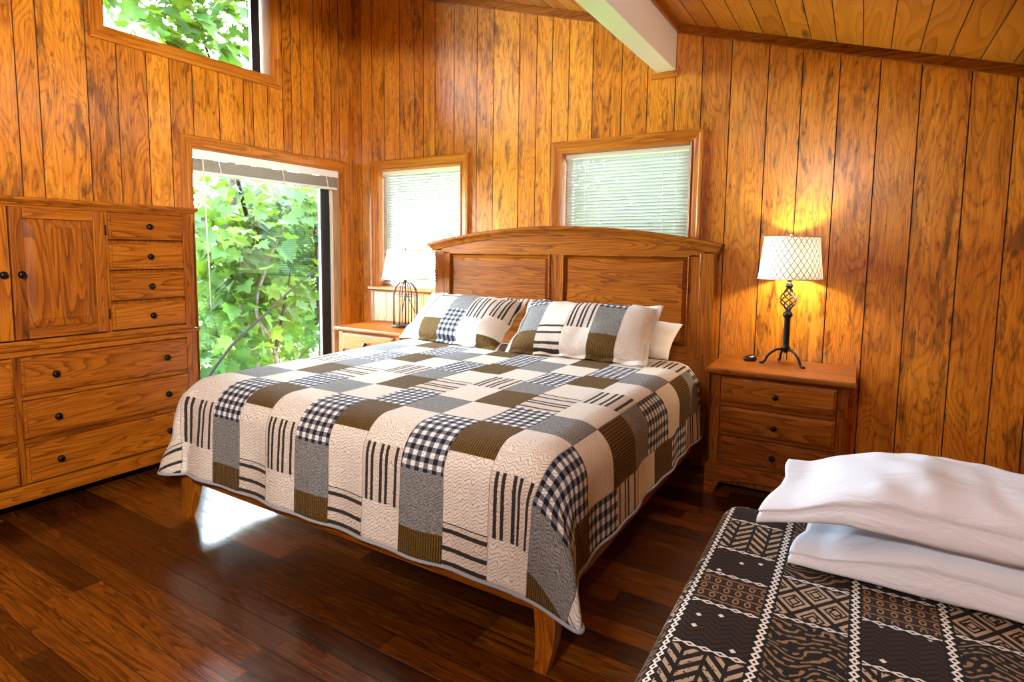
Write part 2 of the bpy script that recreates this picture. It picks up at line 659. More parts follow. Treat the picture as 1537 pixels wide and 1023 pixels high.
def blanket_mat():
    """dark brown woven blanket: columns between twisted white lines, panels of zigzags, lozenges, chains and waves"""
    m = Mat('tribal_woven_blanket')
    uv = m.sep(m.coord('UV'))
    u, v = uv[0], uv[1]
    W = .163
    q = (u - 3.440) / W
    ci = q.floor()
    fu = q.frac()
    par = ci.md(2.0)
    odd = par.gt(.5)
    vv = v + ci * .37
    # row layouts (period .66)
    vp = (vv / .62).frac()
    rampA = m.ramp(vp, [(0.0, .0625), (.30, .1875), (.52, .3125), (.74, .1875)], 'CONSTANT')
    rampB = m.ramp(vp, [(0.0, .4375), (.28, .5625), (.56, .5625), (.80, .6875)], 'CONSTANT')
    code = (m.mix(odd, rampA, rampB))
    ty = code * 8.0 - .5
    is_ = lambda t: (ty - float(t)).abs().lt(.5)
    bl = m.noise(m.vec(u * 70.0, v * 70.0, 0.0), 1.0, 2.0, .6)
    wv = m.noise(m.vec(u * 350.0, v * 350.0, 0.0), 1.0, 1.0, .5)
    # 0 zigzag blocks
    zz = ((v * 30.0 + ((fu * 2.0).frac() - .5).abs() * 3.0).frac() - .5).abs()
    zig = zz.lt(.23) * ((fu * 4.0 + .12).frac()).gt(.17) * (m.noise(m.vec(u * 110.0, v * 110.0, 1.0), 1.0, 1.0)).gt(.36)
    # 1 sparse small lozenges on dark
    lz = (((u * 24.0).frac() - .5).abs() + ((v * 24.0 + (u * 24.0).floor() * .5).frac() - .5).abs()).lt(.16)
    cellr = m.white(m.vec((u * 24.0).floor(), (v * 24.0 + (u * 24.0).floor() * .5).floor(), 2.0)).gt(.55)
    loz = lz * cellr
    # 2 chains running across
    cr = (v * 30.0).frac()
    rings = ((((u * 40.0).frac() - .5) * ((u * 40.0).frac() - .5) * 1.4 + (cr - .5) * (cr - .5)).m('SQRT') - .26).abs().lt(.075)
    rail = (cr - .04).abs().lt(.06)
    chain = rings.mx(rail)
    # 3 nested lozenge lattice
    da = ((u * 12.2 + v * 9.5).frac() - .5).abs()
    db = ((u * 12.2 - v * 9.5).frac() - .5).abs()
    dd = da.mx(db)
    lat = dd.within(.30, .42).mx(dd.within(.0, .10)).mx(dd.within(.17, .23) * bl.gt(.45))
    # 4 waves, 5 dense waves
    wn = m.noise(m.vec(u * 14.0, v * 14.0, 5.0), 1.0, 1.0, .5, .5)
    wav = ((v * 55.0 + (u * 46.0).sin() * 1.1 + wn * 4.0).frac() - .5).abs().lt(.2) * ((u * 210.0).sin() * (v * 190.0).sin()).gt(-.35)
    wav2 = ((v * 48.0 - (u * 40.0).sin() * 1.3 + wn * 6.0).frac() - .5).abs().lt(.17)
    tan = zig * is_(0) + lat * is_(3)
    thin = loz * is_(1)
    ochre = chain * is_(2) + wav * is_(4) * .9 + wav2 * is_(5) * .75
    dark = m.mix(is_(2) + is_(1), (.0125, .0085, .0065), (.030, .014, .0085))
    subtle = (((u + v) * 90.0).frac().lt(.4) * ((u - v) * 90.0).frac().lt(.5))
    zl = ((v * 60.0 + ((u * 20.0).frac() - .5).abs() * 2.4).frac() - .5).abs().lt(.16)
    dark = m.mix(zl * is_(1), dark, (.010, .006, .005))
    col = m.mix(tan.mn(1.0) * (bl * .7 + .45).mn(1.0), dark, (.52, .37, .235))
    col = m.mix(ochre.mn(1.0) * (bl * .8 + .3).mn(1.0), col, (.37, .225, .105))
    col = m.mix(thin, col, (.75, .69, .62))
    # dividing chains: white hollow lozenges along the columns and across the rows
    def beads(c, along, n, hw):
        f = (along * n).frac() - .5
        d = f.abs() * .9 + c.abs() / hw
        return d.lt(.52) * d.gt(.20)
    cd = (fu - .5).abs() * -1.0 + .5
    b1 = beads(cd * W, v, 48.0, .0185)
    band1 = (cd * W).lt(.0125)
    rowd = None
    for edge_set, sel in (((0.0, .30, .52, .74), odd.inv()), ((0.0, .28, .80), odd)):
        for e in edge_set:
            dv = ((vp - e + .5).frac() - .5) * .62
            t = beads(dv, u, 34.0, .014) * sel
            bandr = dv.abs().lt(.011) * sel
            rowd = (t, bandr) if rowd is None else (rowd[0].mx(t), rowd[1].mx(bandr))
    col = m.mix(rowd[1], col, (.011, .008, .006))
    col = m.mix(rowd[0], col, (.70, .65, .58))
    col = m.mix(band1, col, (.011, .008, .006))
    col = m.mix(b1, col, (.76, .71, .64))
    m.set(color=col, rough=.95, sheen=.05, spec=.1)
    m.bump(wv * .5 + tan * .4 + ochre * .4 + b1 * .6, .4, .002)
    return m.mat


BLANKET = blanket_mat()


def leaf_mat(name, a, b, c):
    m = translucent(name, (.1, .3, .05), (.3, .5, .05), .5, .6)
    m.b.inputs['Specular IOR Level'].default_value = .12
    k = m.attr('leaf')
    col = m.ramp(k, [(0.0, a), (.5, b), (1.0, c)])
    tc = m.mix(.5, col, (.045, .078, .003))
    m.link(col, m.b.inputs['Base Color'])
    t = [n for n in m.nt.nodes if n.type == 'BSDF_TRANSLUCENT'][0]
    m.link(tc, t.inputs[0])
    return m.mat


LEAF = leaf_mat('maple_leaf', (.0016, .0115, .0016), (.0058, .026, .0022), (.027, .052, .0030))
BARK = Mat('bark')
_p = BARK.coord()
_n = BARK.noise(_p, 30.0, 4.0, .6)
BARK.set(color=BARK.ramp(_n, [(.3, (.007, .0055, .004)), (.7, (.026, .022, .016))]), rough=.95, spec=.05)
BARK.bump(_n, .6, .02)
BARK = BARK.mat
BARKD = plain('dark_twig', (.0024, .002, .0016), .9, spec=.05)
GROUND = Mat('forest_floor')
_n = GROUND.noise(GROUND.coord(), 3.0, 5.0, .6)
GROUND.set(color=GROUND.ramp(_n, [(.3, (.05, .12, .02)), (.7, (.14, .24, .05))]), rough=1.0)
GROUND = GROUND.mat
# ------------------------------------------------------------------ room shell
RX, RY = 5.0, -5.9          # right wall x, front wall y
CZ = lambda x: 3.44 - .301 * x


def fill_seams(known, lo, hi, rng):
    s = sorted(known)
    while s[0] - lo > .2:
        s.insert(0, s[0] - rng.uniform(.09, .2))
    while hi - s[-1] > .2:
        s.append(s[-1] + rng.uniform(.11, .2))
    return s


def subtract(z0, z1, holes):
    iv = [(z0, z1)]
    for a, b in holes:
        out = []
        for s, t in iv:
            if b <= s or a >= t:
                out.append((s, t))
                continue
            if a > s:
                out.append((s, a))
            if b < t:
                out.append((b, t))
        iv = out
    return iv


def planked(name, mat, seams, u0, u1, wbot, wtop, holes, fn, thick=.14, gw=.0027, gd=.006, back=True):
    """a boarded surface; fn(u, w, depth) -> point, depth > 0 goes into the room side's back"""
    rng = random.Random(name)
    bm = nb()
    lay = bm.faces.layers.float.new('plank')

    def quad(pts, k, mi=0):
        f = bm.faces.new([bm.verts.new(p) for p in pts])
        f[lay] = k
        f.material_index = mi

    edges = [u0] + [s for s in seams if u0 + .02 < s < u1 - .02] + [u1]
    hu = sorted({h for H in holes for h in H[:2]})
    for i in range(len(edges) - 1):
        k = rng.random()
        a = edges[i] + (gw if i else 0)
        b = edges[i + 1] - (gw if i < len(edges) - 2 else 0)
        cuts = [a] + [h for h in hu if a < h < b] + [b]
        for c, d in zip(cuts, cuts[1:]):
            mid = (c + d) / 2
            hz = [(H[2], H[3]) for H in holes if H[0] < mid < H[1]]
            for z0, z1 in subtract(wbot, 99, hz):
                t = lambda u: wtop(u) if z1 == 99 else z1
                if z1 == 99 and z0 >= wtop(mid):
                    continue
                quad([fn(c, z0, 0), fn(d, z0, 0), fn(d, t(d), 0), fn(c, t(c), 0)], k)
                if back:
                    quad([fn(c, z0, thick), fn(d, z0, thick), fn(d, t(d), thick), fn(c, t(c), thick)], k)
        if i < len(edges) - 2:
            a, b = edges[i + 1] - gw, edges[i + 1] + gw
            mid = edges[i + 1]
            hz = [(H[2], H[3]) for H in holes if H[0] < mid < H[1]]
            for z0, z1 in subtract(wbot, 99, hz):
                t = wtop(mid) if z1 == 99 else z1
                quad([fn(a, z0, gd), fn(b, z0, gd), fn(b, t, gd), fn(a, t, gd)], k, 1)
                quad([fn(a, z0, 0), fn(a, z0, gd), fn(a, t, gd), fn(a, t, 0)], k, 1)
                quad([fn(b, z0, 0), fn(b, z0, gd), fn(b, t, gd), fn(b, t, 0)], k, 1)
    if back:
        for u in (u0, u1):
            quad([fn(u, wbot, 0), fn(u, wtop(u), 0), fn(u, wtop(u), thick), fn(u, wbot, thick)], .5)
    return structure(obj(name, bm, [mat, GROOVE]))


# window openings (inner): u0, u1, z0, z1
W_BL = (.305, 1.140, .965, 1.908)     # back wall, left
W_BR = (1.978, 2.826, .965, 1.920)    # back wall, right
W_LL = (-1.395, -.142, .245, 1.908)   # left wall, lower
W_LU = (-1.880, -.785, 2.508, 3.15)   # left wall, upper

rg = random.Random(4)
bseams = fill_seams([0.119, 0.24, 0.379, 0.538, 0.69, 0.78, 0.894, 1.073, 1.279, 1.422, 1.633, 1.77, 1.889, 2.013, 2.183, 2.381,
                     2.547, 2.719, 2.874, 3.036, 3.233, 3.403, 3.58, 3.76, 3.934, 4.133, 4.303], 0, RX, rg)
lseams = fill_seams([-2.203, -1.976, -1.82, -1.655, -1.518, -1.371, -1.191, -1.006, -0.932, -0.812, -0.68, -0.602, -0.515, -0.386,
                     -0.299, -0.216, -0.131], RY, 0, rg)
planked('wall_back', WALL_X, bseams, 0, RX, 0, CZ, [W_BL, W_BR], lambda u, w, d: (u, d, w))
planked('wall_left', WALL_Y, lseams, RY, 0, 0, lambda u: CZ(0), [W_LL, W_LU], lambda u, w, d: (-d, u, w))
rseams = fill_seams([RY + .17], RY, 0, rg)
planked('wall_right', WALL_Y, rseams, RY, 0, 0, lambda u: CZ(RX), [], lambda u, w, d: (RX + d, u, w))
fseams = fill_seams([.17], 0, RX, rg)
planked('wall_front', WALL_X, fseams, 0, RX, 0, CZ, [], lambda u, w, d: (u, RY - d, w))

cse = [3.558 + .1195 * i for i in range(-29, 12)]
planked('ceiling', CEIL, cse, 0, RX, RY, lambda u: 0.0, [], lambda u, w, d: (u, w, CZ(u) + d * 1.04), gw=.0022, gd=.004)
bm = nb()
bm.faces.new([bm.verts.new(p) for p in ((0, RY, 0), (RX, RY, 0), (RX, 0, 0), (0, 0, 0))])
box(bm, 0, RX, RY, 0, -.12, -.0005)
structure(obj('floor', bm, FLOOR))

# ceiling mouldings: along the back wall (two runs) and along the beam
def sloped_bar(bm, x0, x1, y0, y1, h, drop=0.0):
    vs = []
    for x in (x0, x1):
        t = CZ(x) - drop
        vs.append([bm.verts.new(p) for p in ((x, y0, t - h), (x, y1, t - h), (x, y1, t), (x, y0, t))])
    a, b = vs
    for i in range(4):
        bm.faces.new((a[i], a[(i + 1) % 4], b[(i + 1) % 4], b[i]))
    bm.faces.new(a)
    bm.faces.new(list(reversed(b)))


bm = nb(); sloped_bar(bm, 0, 2.600, -.022, 0, .052)
structure(obj('trim_1', bm, W_X, bevel=.003))
bm = nb(); sloped_bar(bm, 2.722, RX, -.022, 0, .052)
structure(obj('trim_2', bm, W_X, bevel=.003))
bm = nb(); sloped_bar(bm, 2.721, 2.742, RY + .01, -.023, .05)
structure(obj('trim_3', bm, W_Y, bevel=.002))
# slim corner strip and the wood pad under the beam's end
structure(obj('trim_4', boxb(.0, .016, -.030, 0, .0, CZ(.02) - .06), T_Z, bevel=.003))
structure(obj('trim_5', boxb(2.572, 2.735, -.012, 0, 2.318, 2.352), T_X, bevel=.002))
# white ceiling beam
bm = nb()
box(bm, 2.603, 2.719, RY, 0, 2.355, 2.66)
o = structure(obj('ceiling_beam', bm, BEAMP, bevel=.004))
o['label'] = 'white painted square ceiling beam'
o['category'] = 'beam'
# baseboards (mostly hidden)
structure(obj('baseboard_back', boxb(0, RX, -.014, 0, 0, .085), T_X, bevel=.003))
structure(obj('baseboard_left', boxb(0, .014, RY, -.03, 0, .085), T_Y, bevel=.003))
structure(obj('baseboard_right', boxb(RX - .014, RX, RY, 0, 0, .085), T_Y, bevel=.003))


# ---- windows
def casing_mesh(rect, width, fn, prof, sides='LTRB'):
    """sweep a profile [(across 0..1 from the opening outwards, height), ...] round an opening with mitred corners"""
    u0, u1, z0, z1 = rect
    bms = {}
    corners = {'LB': (u0, z0, -1, -1), 'LT': (u0, z1, -1, 1), 'RT': (u1, z1, 1, 1), 'RB': (u1, z0, 1, -1)}
    segs = {'L': ('LB', 'LT'), 'T': ('LT', 'RT'), 'R': ('RT', 'RB'), 'B': ('RB', 'LB')}
    for s in sides:
        bm = nb()
        rings = []
        for cn in segs[s]:
            u, z, du, dz = corners[cn]
            ring = []
            for t, h in prof:
                vu = u + du * width * t if not (s in 'TB' and 'B' not in sides and cn[1] == 'B') else u
                vz = z + dz * width * t
                if s in 'LR' and cn[1] == 'B' and 'B' not in sides:
                    vz = z
                ring.append(fn(vu, vz, -h))
            rings.append(ring)
        loft(bm, rings)
        bms[s] = bm
    return bms


OGEE = [(0, 0), (0, .012), (.10, .016), (.16, .010), (.22, .010), (.34, .014), (.62, .018), (.74, .024), (.92, .024), (1.0, .018), (1.0, 0)]


def window(name, rect, fn, axis, depth, sides='LTRB', sill=False, jamb_mat=None, label=None, bar=None):
    u0, u1, z0, z1 = rect
    mh = T_X if axis == 'x' else T_Y
    c = Vector(fn((u0 + u1) / 2, z0, 0))
    w = bpy.data.objects.new(name, None)
    w.location = c
    COL.objects.link(w)
    w['kind'] = 'structure'
    for s, bm in casing_mesh(rect, .078, fn, OGEE, sides).items():
        obj('casing', bm, T_Z if s in 'LR' else mh, w)
    if sill:
        bm = nb()
        pts = [(-.052, -.034), (-.062, -.026), (-.062, -.010), (-.054, 0.0), (depth - .01, 0.0), (depth - .01, -.034)]
        loft(bm, [[fn(u, z0 + b, a) for a, b in pts] for u in (u0 - .075, u1 + .075)])
        obj('sill', bm, mh, w, bevel=.002)
        bm = nb()
        loft(bm, [[fn(u, z0 + b, a) for a, b in ((-.016, -.034), (-.016, -.05), (0, -.05), (0, -.034))] for u in (u0 - .06, u1 + .06)])
        obj('apron', bm, mh, w, bevel=.002)

    def slab(a0, a1, b0, b1, d0, d1):
        bm = nb()
        loft(bm, [[fn(a, b, d) for a, b in ((a0, b0), (a1, b0), (a1, b1), (a0, b1))] for d in (d0, d1)])
        return bm
    jm = jamb_mat or T_Z
    t = .016
    obj('jamb', slab(u0 - t, u0 + .002, z0, z1, .0, depth + .03), jm, w)
    obj('jamb', slab(u1 - .002, u1 + t, z0, z1, .0, depth + .03), jm, w)
    obj('head_jamb', slab(u0 - t, u1 + t, z1 - .002, z1 + t, .0, depth + .03), mh, w)
    obj('bottom_jamb', slab(u0 - t, u1 + t, z0 - t, z0 + .001, .0, depth + .03), mh, w)
    return w, slab


fnB = lambda u, z, d: (u, d, z)
fnL = lambda u, z, d: (-d, u, z)


def frame_and_pane(w, slab, rect, mat, fw, d0, d1, left=True, right=True, gd=None):
    u0, u1, z0, z1 = rect
    e = .003
    if left:
        obj('sash_stile', slab(u0 + e, u0 + fw, z0 + e, z1 - e, d0, d1), mat, w, bevel=.003)
    if right:
        obj('sash_stile', slab(u1 - fw, u1 - e, z0 + e, z1 - e, d0, d1), mat, w, bevel=.003)
    obj('sash_rail', slab(u0 + fw, u1 - fw, z0 + e, z0 + fw, d0 + .001, d1 - .001), mat, w, bevel=.003)
    obj('sash_rail', slab(u0 + fw, u1 - fw, z1 - fw, z1 - e, d0 + .001, d1 - .001), mat, w, bevel=.003)
    g = gd or (d0 + d1) / 2
    p = obj('pane', slab(u0 + fw - .004, u1 - fw + .004, z0 + fw - .004, z1 - fw + .004, g, g + .004), GLASS, w)
    p['label'] = 'clear window glass'


w, sl = window('window_1', W_LL, fnL, 'y', .13, sides='LTRB', jamb_mat=JAMB)
# black aluminium slider: stile at the right edge, thin frame elsewhere
u0, u1, z0, z1 = W_LL
obj('sash_stile', sl(-.262, -.172, z0 + .003, z1 - .003, .085, .118), BLACK_FRAME, w, bevel=.003)
obj('sash_strip', sl(-.171, -.145, z0 + .003, z1 - .003, .078, .112), WHITE_PAINT, w, bevel=.002)
obj('sash_edge', sl(-.269, -.2625, z0 + .02, z1 - .02, .09, .112), plain('grey_gasket', (.36, .40, .40), .5), w)
obj('sash_stile', sl(u0 + .003, u0 + .04, z0 + .003, z1 - .003, .095, .122), BLACK_FRAME, w, bevel=.003)
obj('sash_rail', sl(u0 + .04, -.27, z0 + .003, z0 + .03, .095, .122), BLACK_FRAME, w, bevel=.003)
obj('sash_rail', sl(u0 + .04, -.27, z1 - .03, z1 - .003, .095, .122), BLACK_FRAME, w, bevel=.003)
p = obj('pane', sl(u0 + .036, -.264, z0 + .026, z1 - .026, .106, .110), GLASS, w)

w, sl = window('window_2', W_LU, fnL, 'y', .13, sides='LTRB', jamb_mat=JAMB)
u0, u1, z0, z1 = W_LU
obj('sash_stile', sl(-.868, -.800, z0 + .003, z1 - .003, .085, .118), BLACK_FRAME, w, bevel=.003)
obj('sash_stile', sl(u0 + .003, u0 + .035, z0 + .003, z1 - .003, .095, .122), BLACK_FRAME, w, bevel=.003)
obj('sash_rail', sl(u0 + .035, -.87, z1 - .03, z1 - .003, .095, .122), BLACK_FRAME, w, bevel=.003)
obj('sash_rail', sl(u0 + .035, -.87, z0 + .002, z0 + .012, .105, .122), BLACK_FRAME, w, bevel=.002)
p = obj('pane', sl(u0 + .03, -.864, z0 + .008, z1 - .026, .110, .114), GLASS, w)

w, sl = window('window_3', W_BL, fnB, 'x', .13, sides='LTR', sill=True)
frame_and_pane(w, sl, W_BL, WHITE_PAINT, .035, .098, .125)
w, sl = window('window_4', W_BR, fnB, 'x', .13, sides='LTR', sill=True)
frame_and_pane(w, sl, W_BR, WHITE_PAINT, .035, .098, .125)

# ---- blinds (things)
def blind(name, rect, label, y0, closed, pitch, tilt):
    u0, u1, z0, z1 = rect
    u0 += .008; u1 -= .008
    t = thing(name, ((u0 + u1) / 2, y0, z0), label, 'blind', None)
    obj('headrail', boxb(u0, u1, y0 - .016, y0 + .016, z1 - .032, z1 - .003), WHITE_PAINT, t, bevel=.002)
    bm = nb()
    z = z1 - .045
    hw = .0125
    while z > z0 + .045:
        a = tilt
        pr = []
        for k in range(4):
            s = -1 + 2 * k / 3
            cr = .0018 * (1 - s * s)
            pr.append((s * hw * cos(a) - cr * sin(a), s * hw * sin(a) + cr * cos(a)))
        rows = [[bm.verts.new((x, y0 + p, z + q)) for p, q in pr] for x in (u0 + .003, u1 - .003)]
        for i in range(3):
            bm.faces.new((rows[0][i], rows[1][i], rows[1][i + 1], rows[0][i + 1]))
        z -= pitch
    obj('slats', bm, SLAT, t, smooth=True)
    obj('bottom_rail', boxb(u0 + .003, u1 - .003, y0 - .011, y0 + .011, z0 + .012, z0 + .028), WHITE_PAINT, t, bevel=.003)
    for f in (.06, .17, .80, .90):
        x = u0 + (u1 - u0) * f
        bm = nb()
        tube(bm, [(x, y0 - .0145, z1 - .03), (x, y0 - .0145, z0 + .03)], .0013, 6)
        obj('ladder_cord', bm, CORD, t)
    return t


blind('venetian_blind', W_BL, 'white venetian blind lowered in window behind the birdcage lamp', .055, True, .0215, -radians(46))
blind('venetian_blind', W_BR, 'white venetian blind lowered in window above the headboard', .055, True, .0215, -radians(46))

# raised blind of the tall left window
t = thing('raised_blind', (-.05, -.77, 1.76), 'venetian blind raised into a tight stack atop the garden window', 'blind')
ya, yb = W_LL[0] + .006, W_LL[1] - .006
obj('headrail', boxb(-.062, -.012, ya, yb, 1.868, 1.905), WHITE_PAINT, t, bevel=.003)
obj('valance', boxb(-.012, -.006, ya, yb, 1.852, 1.905), WHITE_PAINT, t, bevel=.002)
bm = nb()
for k in range(13):
    z = 1.772 + k * .0062
    box(bm, -.060, -.011, ya + .008, yb - .008, z, z + .0034)
obj('slats', bm, SLATD, t)
obj('bottom_rail', boxb(-.062, -.010, ya + .006, yb - .006, 1.752, 1.770), WHITE_PAINT, t, bevel=.003)
for f in (.15, .56, .90):
    y = ya + (yb - ya) * f
    bm = nb()
    tube(bm, smooth_path([(-.008, y, 1.86), (-.004, y + .004, 1.82), (-.006, y + .014, 1.785), (-.007, y + .010, 1.755)], 5), .0032, 6)
    obj('ladder_tape', bm, CORD, t)
bm = nb()
tube(bm, [(-.002, -1.318, 1.86), (0.002, -1.312, 1.60), (0.004, -1.298, .862)], .0042, 8)
w_ = obj('wand', bm, CORD, t, smooth=True)
bm = nb()
for dx in (0, .012):
    tube(bm, smooth_path([(-.03 - dx, -.215, 1.75), (-.03 - dx, -.200, 1.2), (-.032 - dx, -.198, .62)], 6), .0016, 6)
lathe(bm, -.036, -.198, [(.002, .62), (.006, .60), (.008, .575), (.002, .57)], 8)
obj('pull_cord', bm, CORD, t, smooth=True)
# ------------------------------------------------------------------ furniture
def knob(parent, x, y, z, axis, r=.0165, name='knob'):
    bm = nb()
    lathe_dir(bm, (x, y, z), axis, [(r * .5, -.001), (r * .45, .006), (r * .55, .010), (r * .95, .015), (r, .020), (r * .85, .026), (r * .4, .029)], 16)
    return obj(name, bm, KNOB, parent, smooth=True)


def drawer_front(parent, fn, a0, a1, z0, z1, mat, name='drawer', d=.018):
    """a drawer front with a moulded edge; fn(a, z, out) -> point, out towards the viewer"""
    bm = nb()
    st = [(.0015, -.012), (.0015, d * .40), (.004, d * .55), (.0125, d * .62), (.0135, d * .98), (.0150, d)]
    loft(bm, [[fn(a0 + i, z0 + i, o), fn(a1 - i, z0 + i, o), fn(a1 - i, z1 - i, o), fn(a0 + i, z1 - i, o)] for i, o in
              [(p[0], p[1]) for p in st]] if False else
         [[fn(a, z, o) for a, z in ((a0 + i, z0 + i), (a1 - i, z0 + i), (a1 - i, z1 - i), (a0 + i, z1 - i))] for i, o in st])
    return obj(name, bm, mat, parent)


def raised_panel(bm, fn, a0, a1, z0, z1, base, top, bev=.035):
    loft(bm, [[fn(a, z, o) for a, z in ((a0 + i, z0 + i), (a1 - i, z0 + i), (a1 - i, z1 - i), (a0 + i, z1 - i))]
              for i, o in ((0, base - .004), (0, base), (bev, top - .002), (bev + .003, top), (bev + .004, top))])


def mold(bm, path, prof, up=Vector((0, 0, 1))):
    """sweep a profile [(out, z)] along a horizontal polyline of (point, outdir)"""
    loft(bm, [[p + o * a + up * b for a, b in prof] for p, o in path])


# ---------------- dresser (tall chest with doors and drawers)
D = .50
YR, YL = -1.700, -3.390
YC = (YR + YL) / 2
dr = thing('dresser', (.25, YC, 0), 'large oak dresser with panel doors and dark knobs beside the garden window', 'dresser')
fnD = lambda a, z, o: (D + o, a, z)
# lower and upper carcass (fronts recessed behind the face frames)
bm = nb()
box(bm, .03, D - .02, YL + .005, YR - .005, .10, .79)
obj('lower_case', bm, W_Z, dr, bevel=.002)
bm = nb()
box(bm, .03, D - .02, YL + .012, YR - .012, .81, 1.455)
obj('upper_case', bm, W_Z, dr, bevel=.002)
# face frame pieces
def ff(name, y0, y1, z0, z1, mat, o=.0):
    obj(name, boxb(D - .022, D + o, y0, y1, z0, z1), mat, dr, bevel=.002)
for s in (1, -1):
    m_ = lambda y: YC + s * (y - YC)
    A = lambda a, b: (min(m_(a), m_(b)), max(m_(a), m_(b)))
    ff('corner_stile', *A(YR, -1.757), .09, .79, W_Z)
    ff('corner_stile', *A(YR - .008, -1.757), .81, 1.455, W_Z)
    ff('stile', *A(-2.166, -2.138), .83, 1.444, W_Z, -.002)
ff('stile', -2.560, -2.530, .165, .77, W_Z, -.002)
ff('rail', YL + .05, YR - .05, 1.440, 1.456, W_Y, -.001)
ff('rail', YL + .05, YR - .05, .812, .834, W_Y, -.001)
ff('rail', YL + .05, YR - .05, .762, .79, W_Y, -.001)
ff('rail', YL + .05, YR - .05, .556, .582, W_Y, -.009)
ff('rail', YL + .05, YR - .05, .353, .380, W_Y, -.009)
# mouldings
def surround(name, z, prof):
    bm = nb()
    e = .0
    path = [(Vector((.02, YL, z)), Vector((0, -1, 0))), (Vector((D, YL, z)), Vector((1, -1, 0))), (Vector((D, YR, z)), Vector((1, 1, 0))), (Vector((.02, YR, z)), Vector((0, 1, 0)))]
    mold(bm, path, prof)
    return obj(name, bm, W_Y, dr)
surround('waist_moulding', .79, [(-.02, -.002), (.004, -.002), (.012, .004), (.015, .012), (.014, .019), (.004, .022), (-.02, .022)])
surround('crown_moulding', 1.452, [(-.02, 0), (.006, 0), (.008, .006), (.016, .014), (.018, .017), (.018, .018), (-.02, .018)])
obj('top', boxb(.02, D + .024, YL - .024, YR + .024, 1.470, 1.487), W_Y, dr, bevel=.005)
# base with shaped feet
bm = nb()
prof = []
n = 24
half = []
zt, za = .162, .087
ys = [YR + .003, YR - .075]
outline = [(YR + .003, 0), (YR + .003, zt), (YL - .003, zt), (YL - .003, 0), (YL + .075, 0), (YL + .09, .035), (YL + .13, .072), (YL + .20, za), (YR - .20, za), (YR - .13, .072), (YR - .09, .035), (YR - .075, 0)]
loft(bm, [[(x, y, z) for y, z in outline] for x in (D - .022, D + .006)])
o = obj('base_rail', bm, W_Y, dr, bevel=.003)
for y in (YR, YL + .02):
    obj('side_base', boxb(.03, D - .022, y - .02, y, 0, zt), W_X, dr, bevel=.003)
# doors
for s in (1, -1):
    m_ = lambda y: YC + s * (y - YC)
    y0, y1 = sorted((m_(YC + .003 if s == 1 else YC + .003), m_(-2.160)))
    dz0, dz1 = .842, 1.440
    dd = obj('door', boxb(D, D + .006, y0 + .03, y1 - .03, dz0 + .03, dz1 - .03), W_Z, dr)
    fw = .050
    o1 = .020
    for nm, a, b, c, d, mt in (('door_stile', y0, y0 + fw, dz0, dz1, W_Z), ('door_stile', y1 - fw, y1, dz0, dz1, W_Z),
                               ('door_rail', y0 + fw, y1 - fw, dz0, dz0 + fw, W_Y), ('door_rail', y0 + fw, y1 - fw, dz1 - fw, dz1, W_Y)):
        obj(nm, boxb(D, D + o1, a, b, c, d), mt, dd, bevel=.004)
    bm = nb()
    raised_panel(bm, fnD, y0 + fw, y1 - fw, dz0 + fw, dz1 - fw, .007, .017, .036)
    obj('raised_panel', bm, W_Z, dd)
    knob(dd, D + .02, m_(YC + .033), 1.138, (1, 0, 0))
    for z in (.93, 1.35):
        bm = nb()
        tube(bm, [(D + .012, m_(-2.156), z - .024), (D + .012, m_(-2.156), z + .024)], .005, 8)
        obj('hinge', bm, KNOB, dd, smooth=True)
    # four small drawers
    for z0, z1, kz in ((1.302, 1.440, 1.373), (1.149, 1.290, 1.216), (.991, 1.134, 1.060), (.842, .975, .905)):
        a0, a1 = sorted((m_(-2.141), m_(-1.762)))
        d = drawer_front(dr, fnD, a0, a1, z0, z1, W_Y)
        knob(d, D + .018, (a0 + a1) / 2, kz, (1, 0, 0))
    # three wide drawers
    for z0, z1 in ((.582, .760), (.379, .556), (.170, .354)):
        a0, a1 = sorted((m_(-2.532), m_(-1.762)))
        d = drawer_front(dr, fnD, a0, a1, z0, z1, W_Y)
        for f in (.165, .835):
            knob(d, D + .018, a0 + (a1 - a0) * (f if s == 1 else f), (z0 + z1) / 2 - .002, (1, 0, 0))


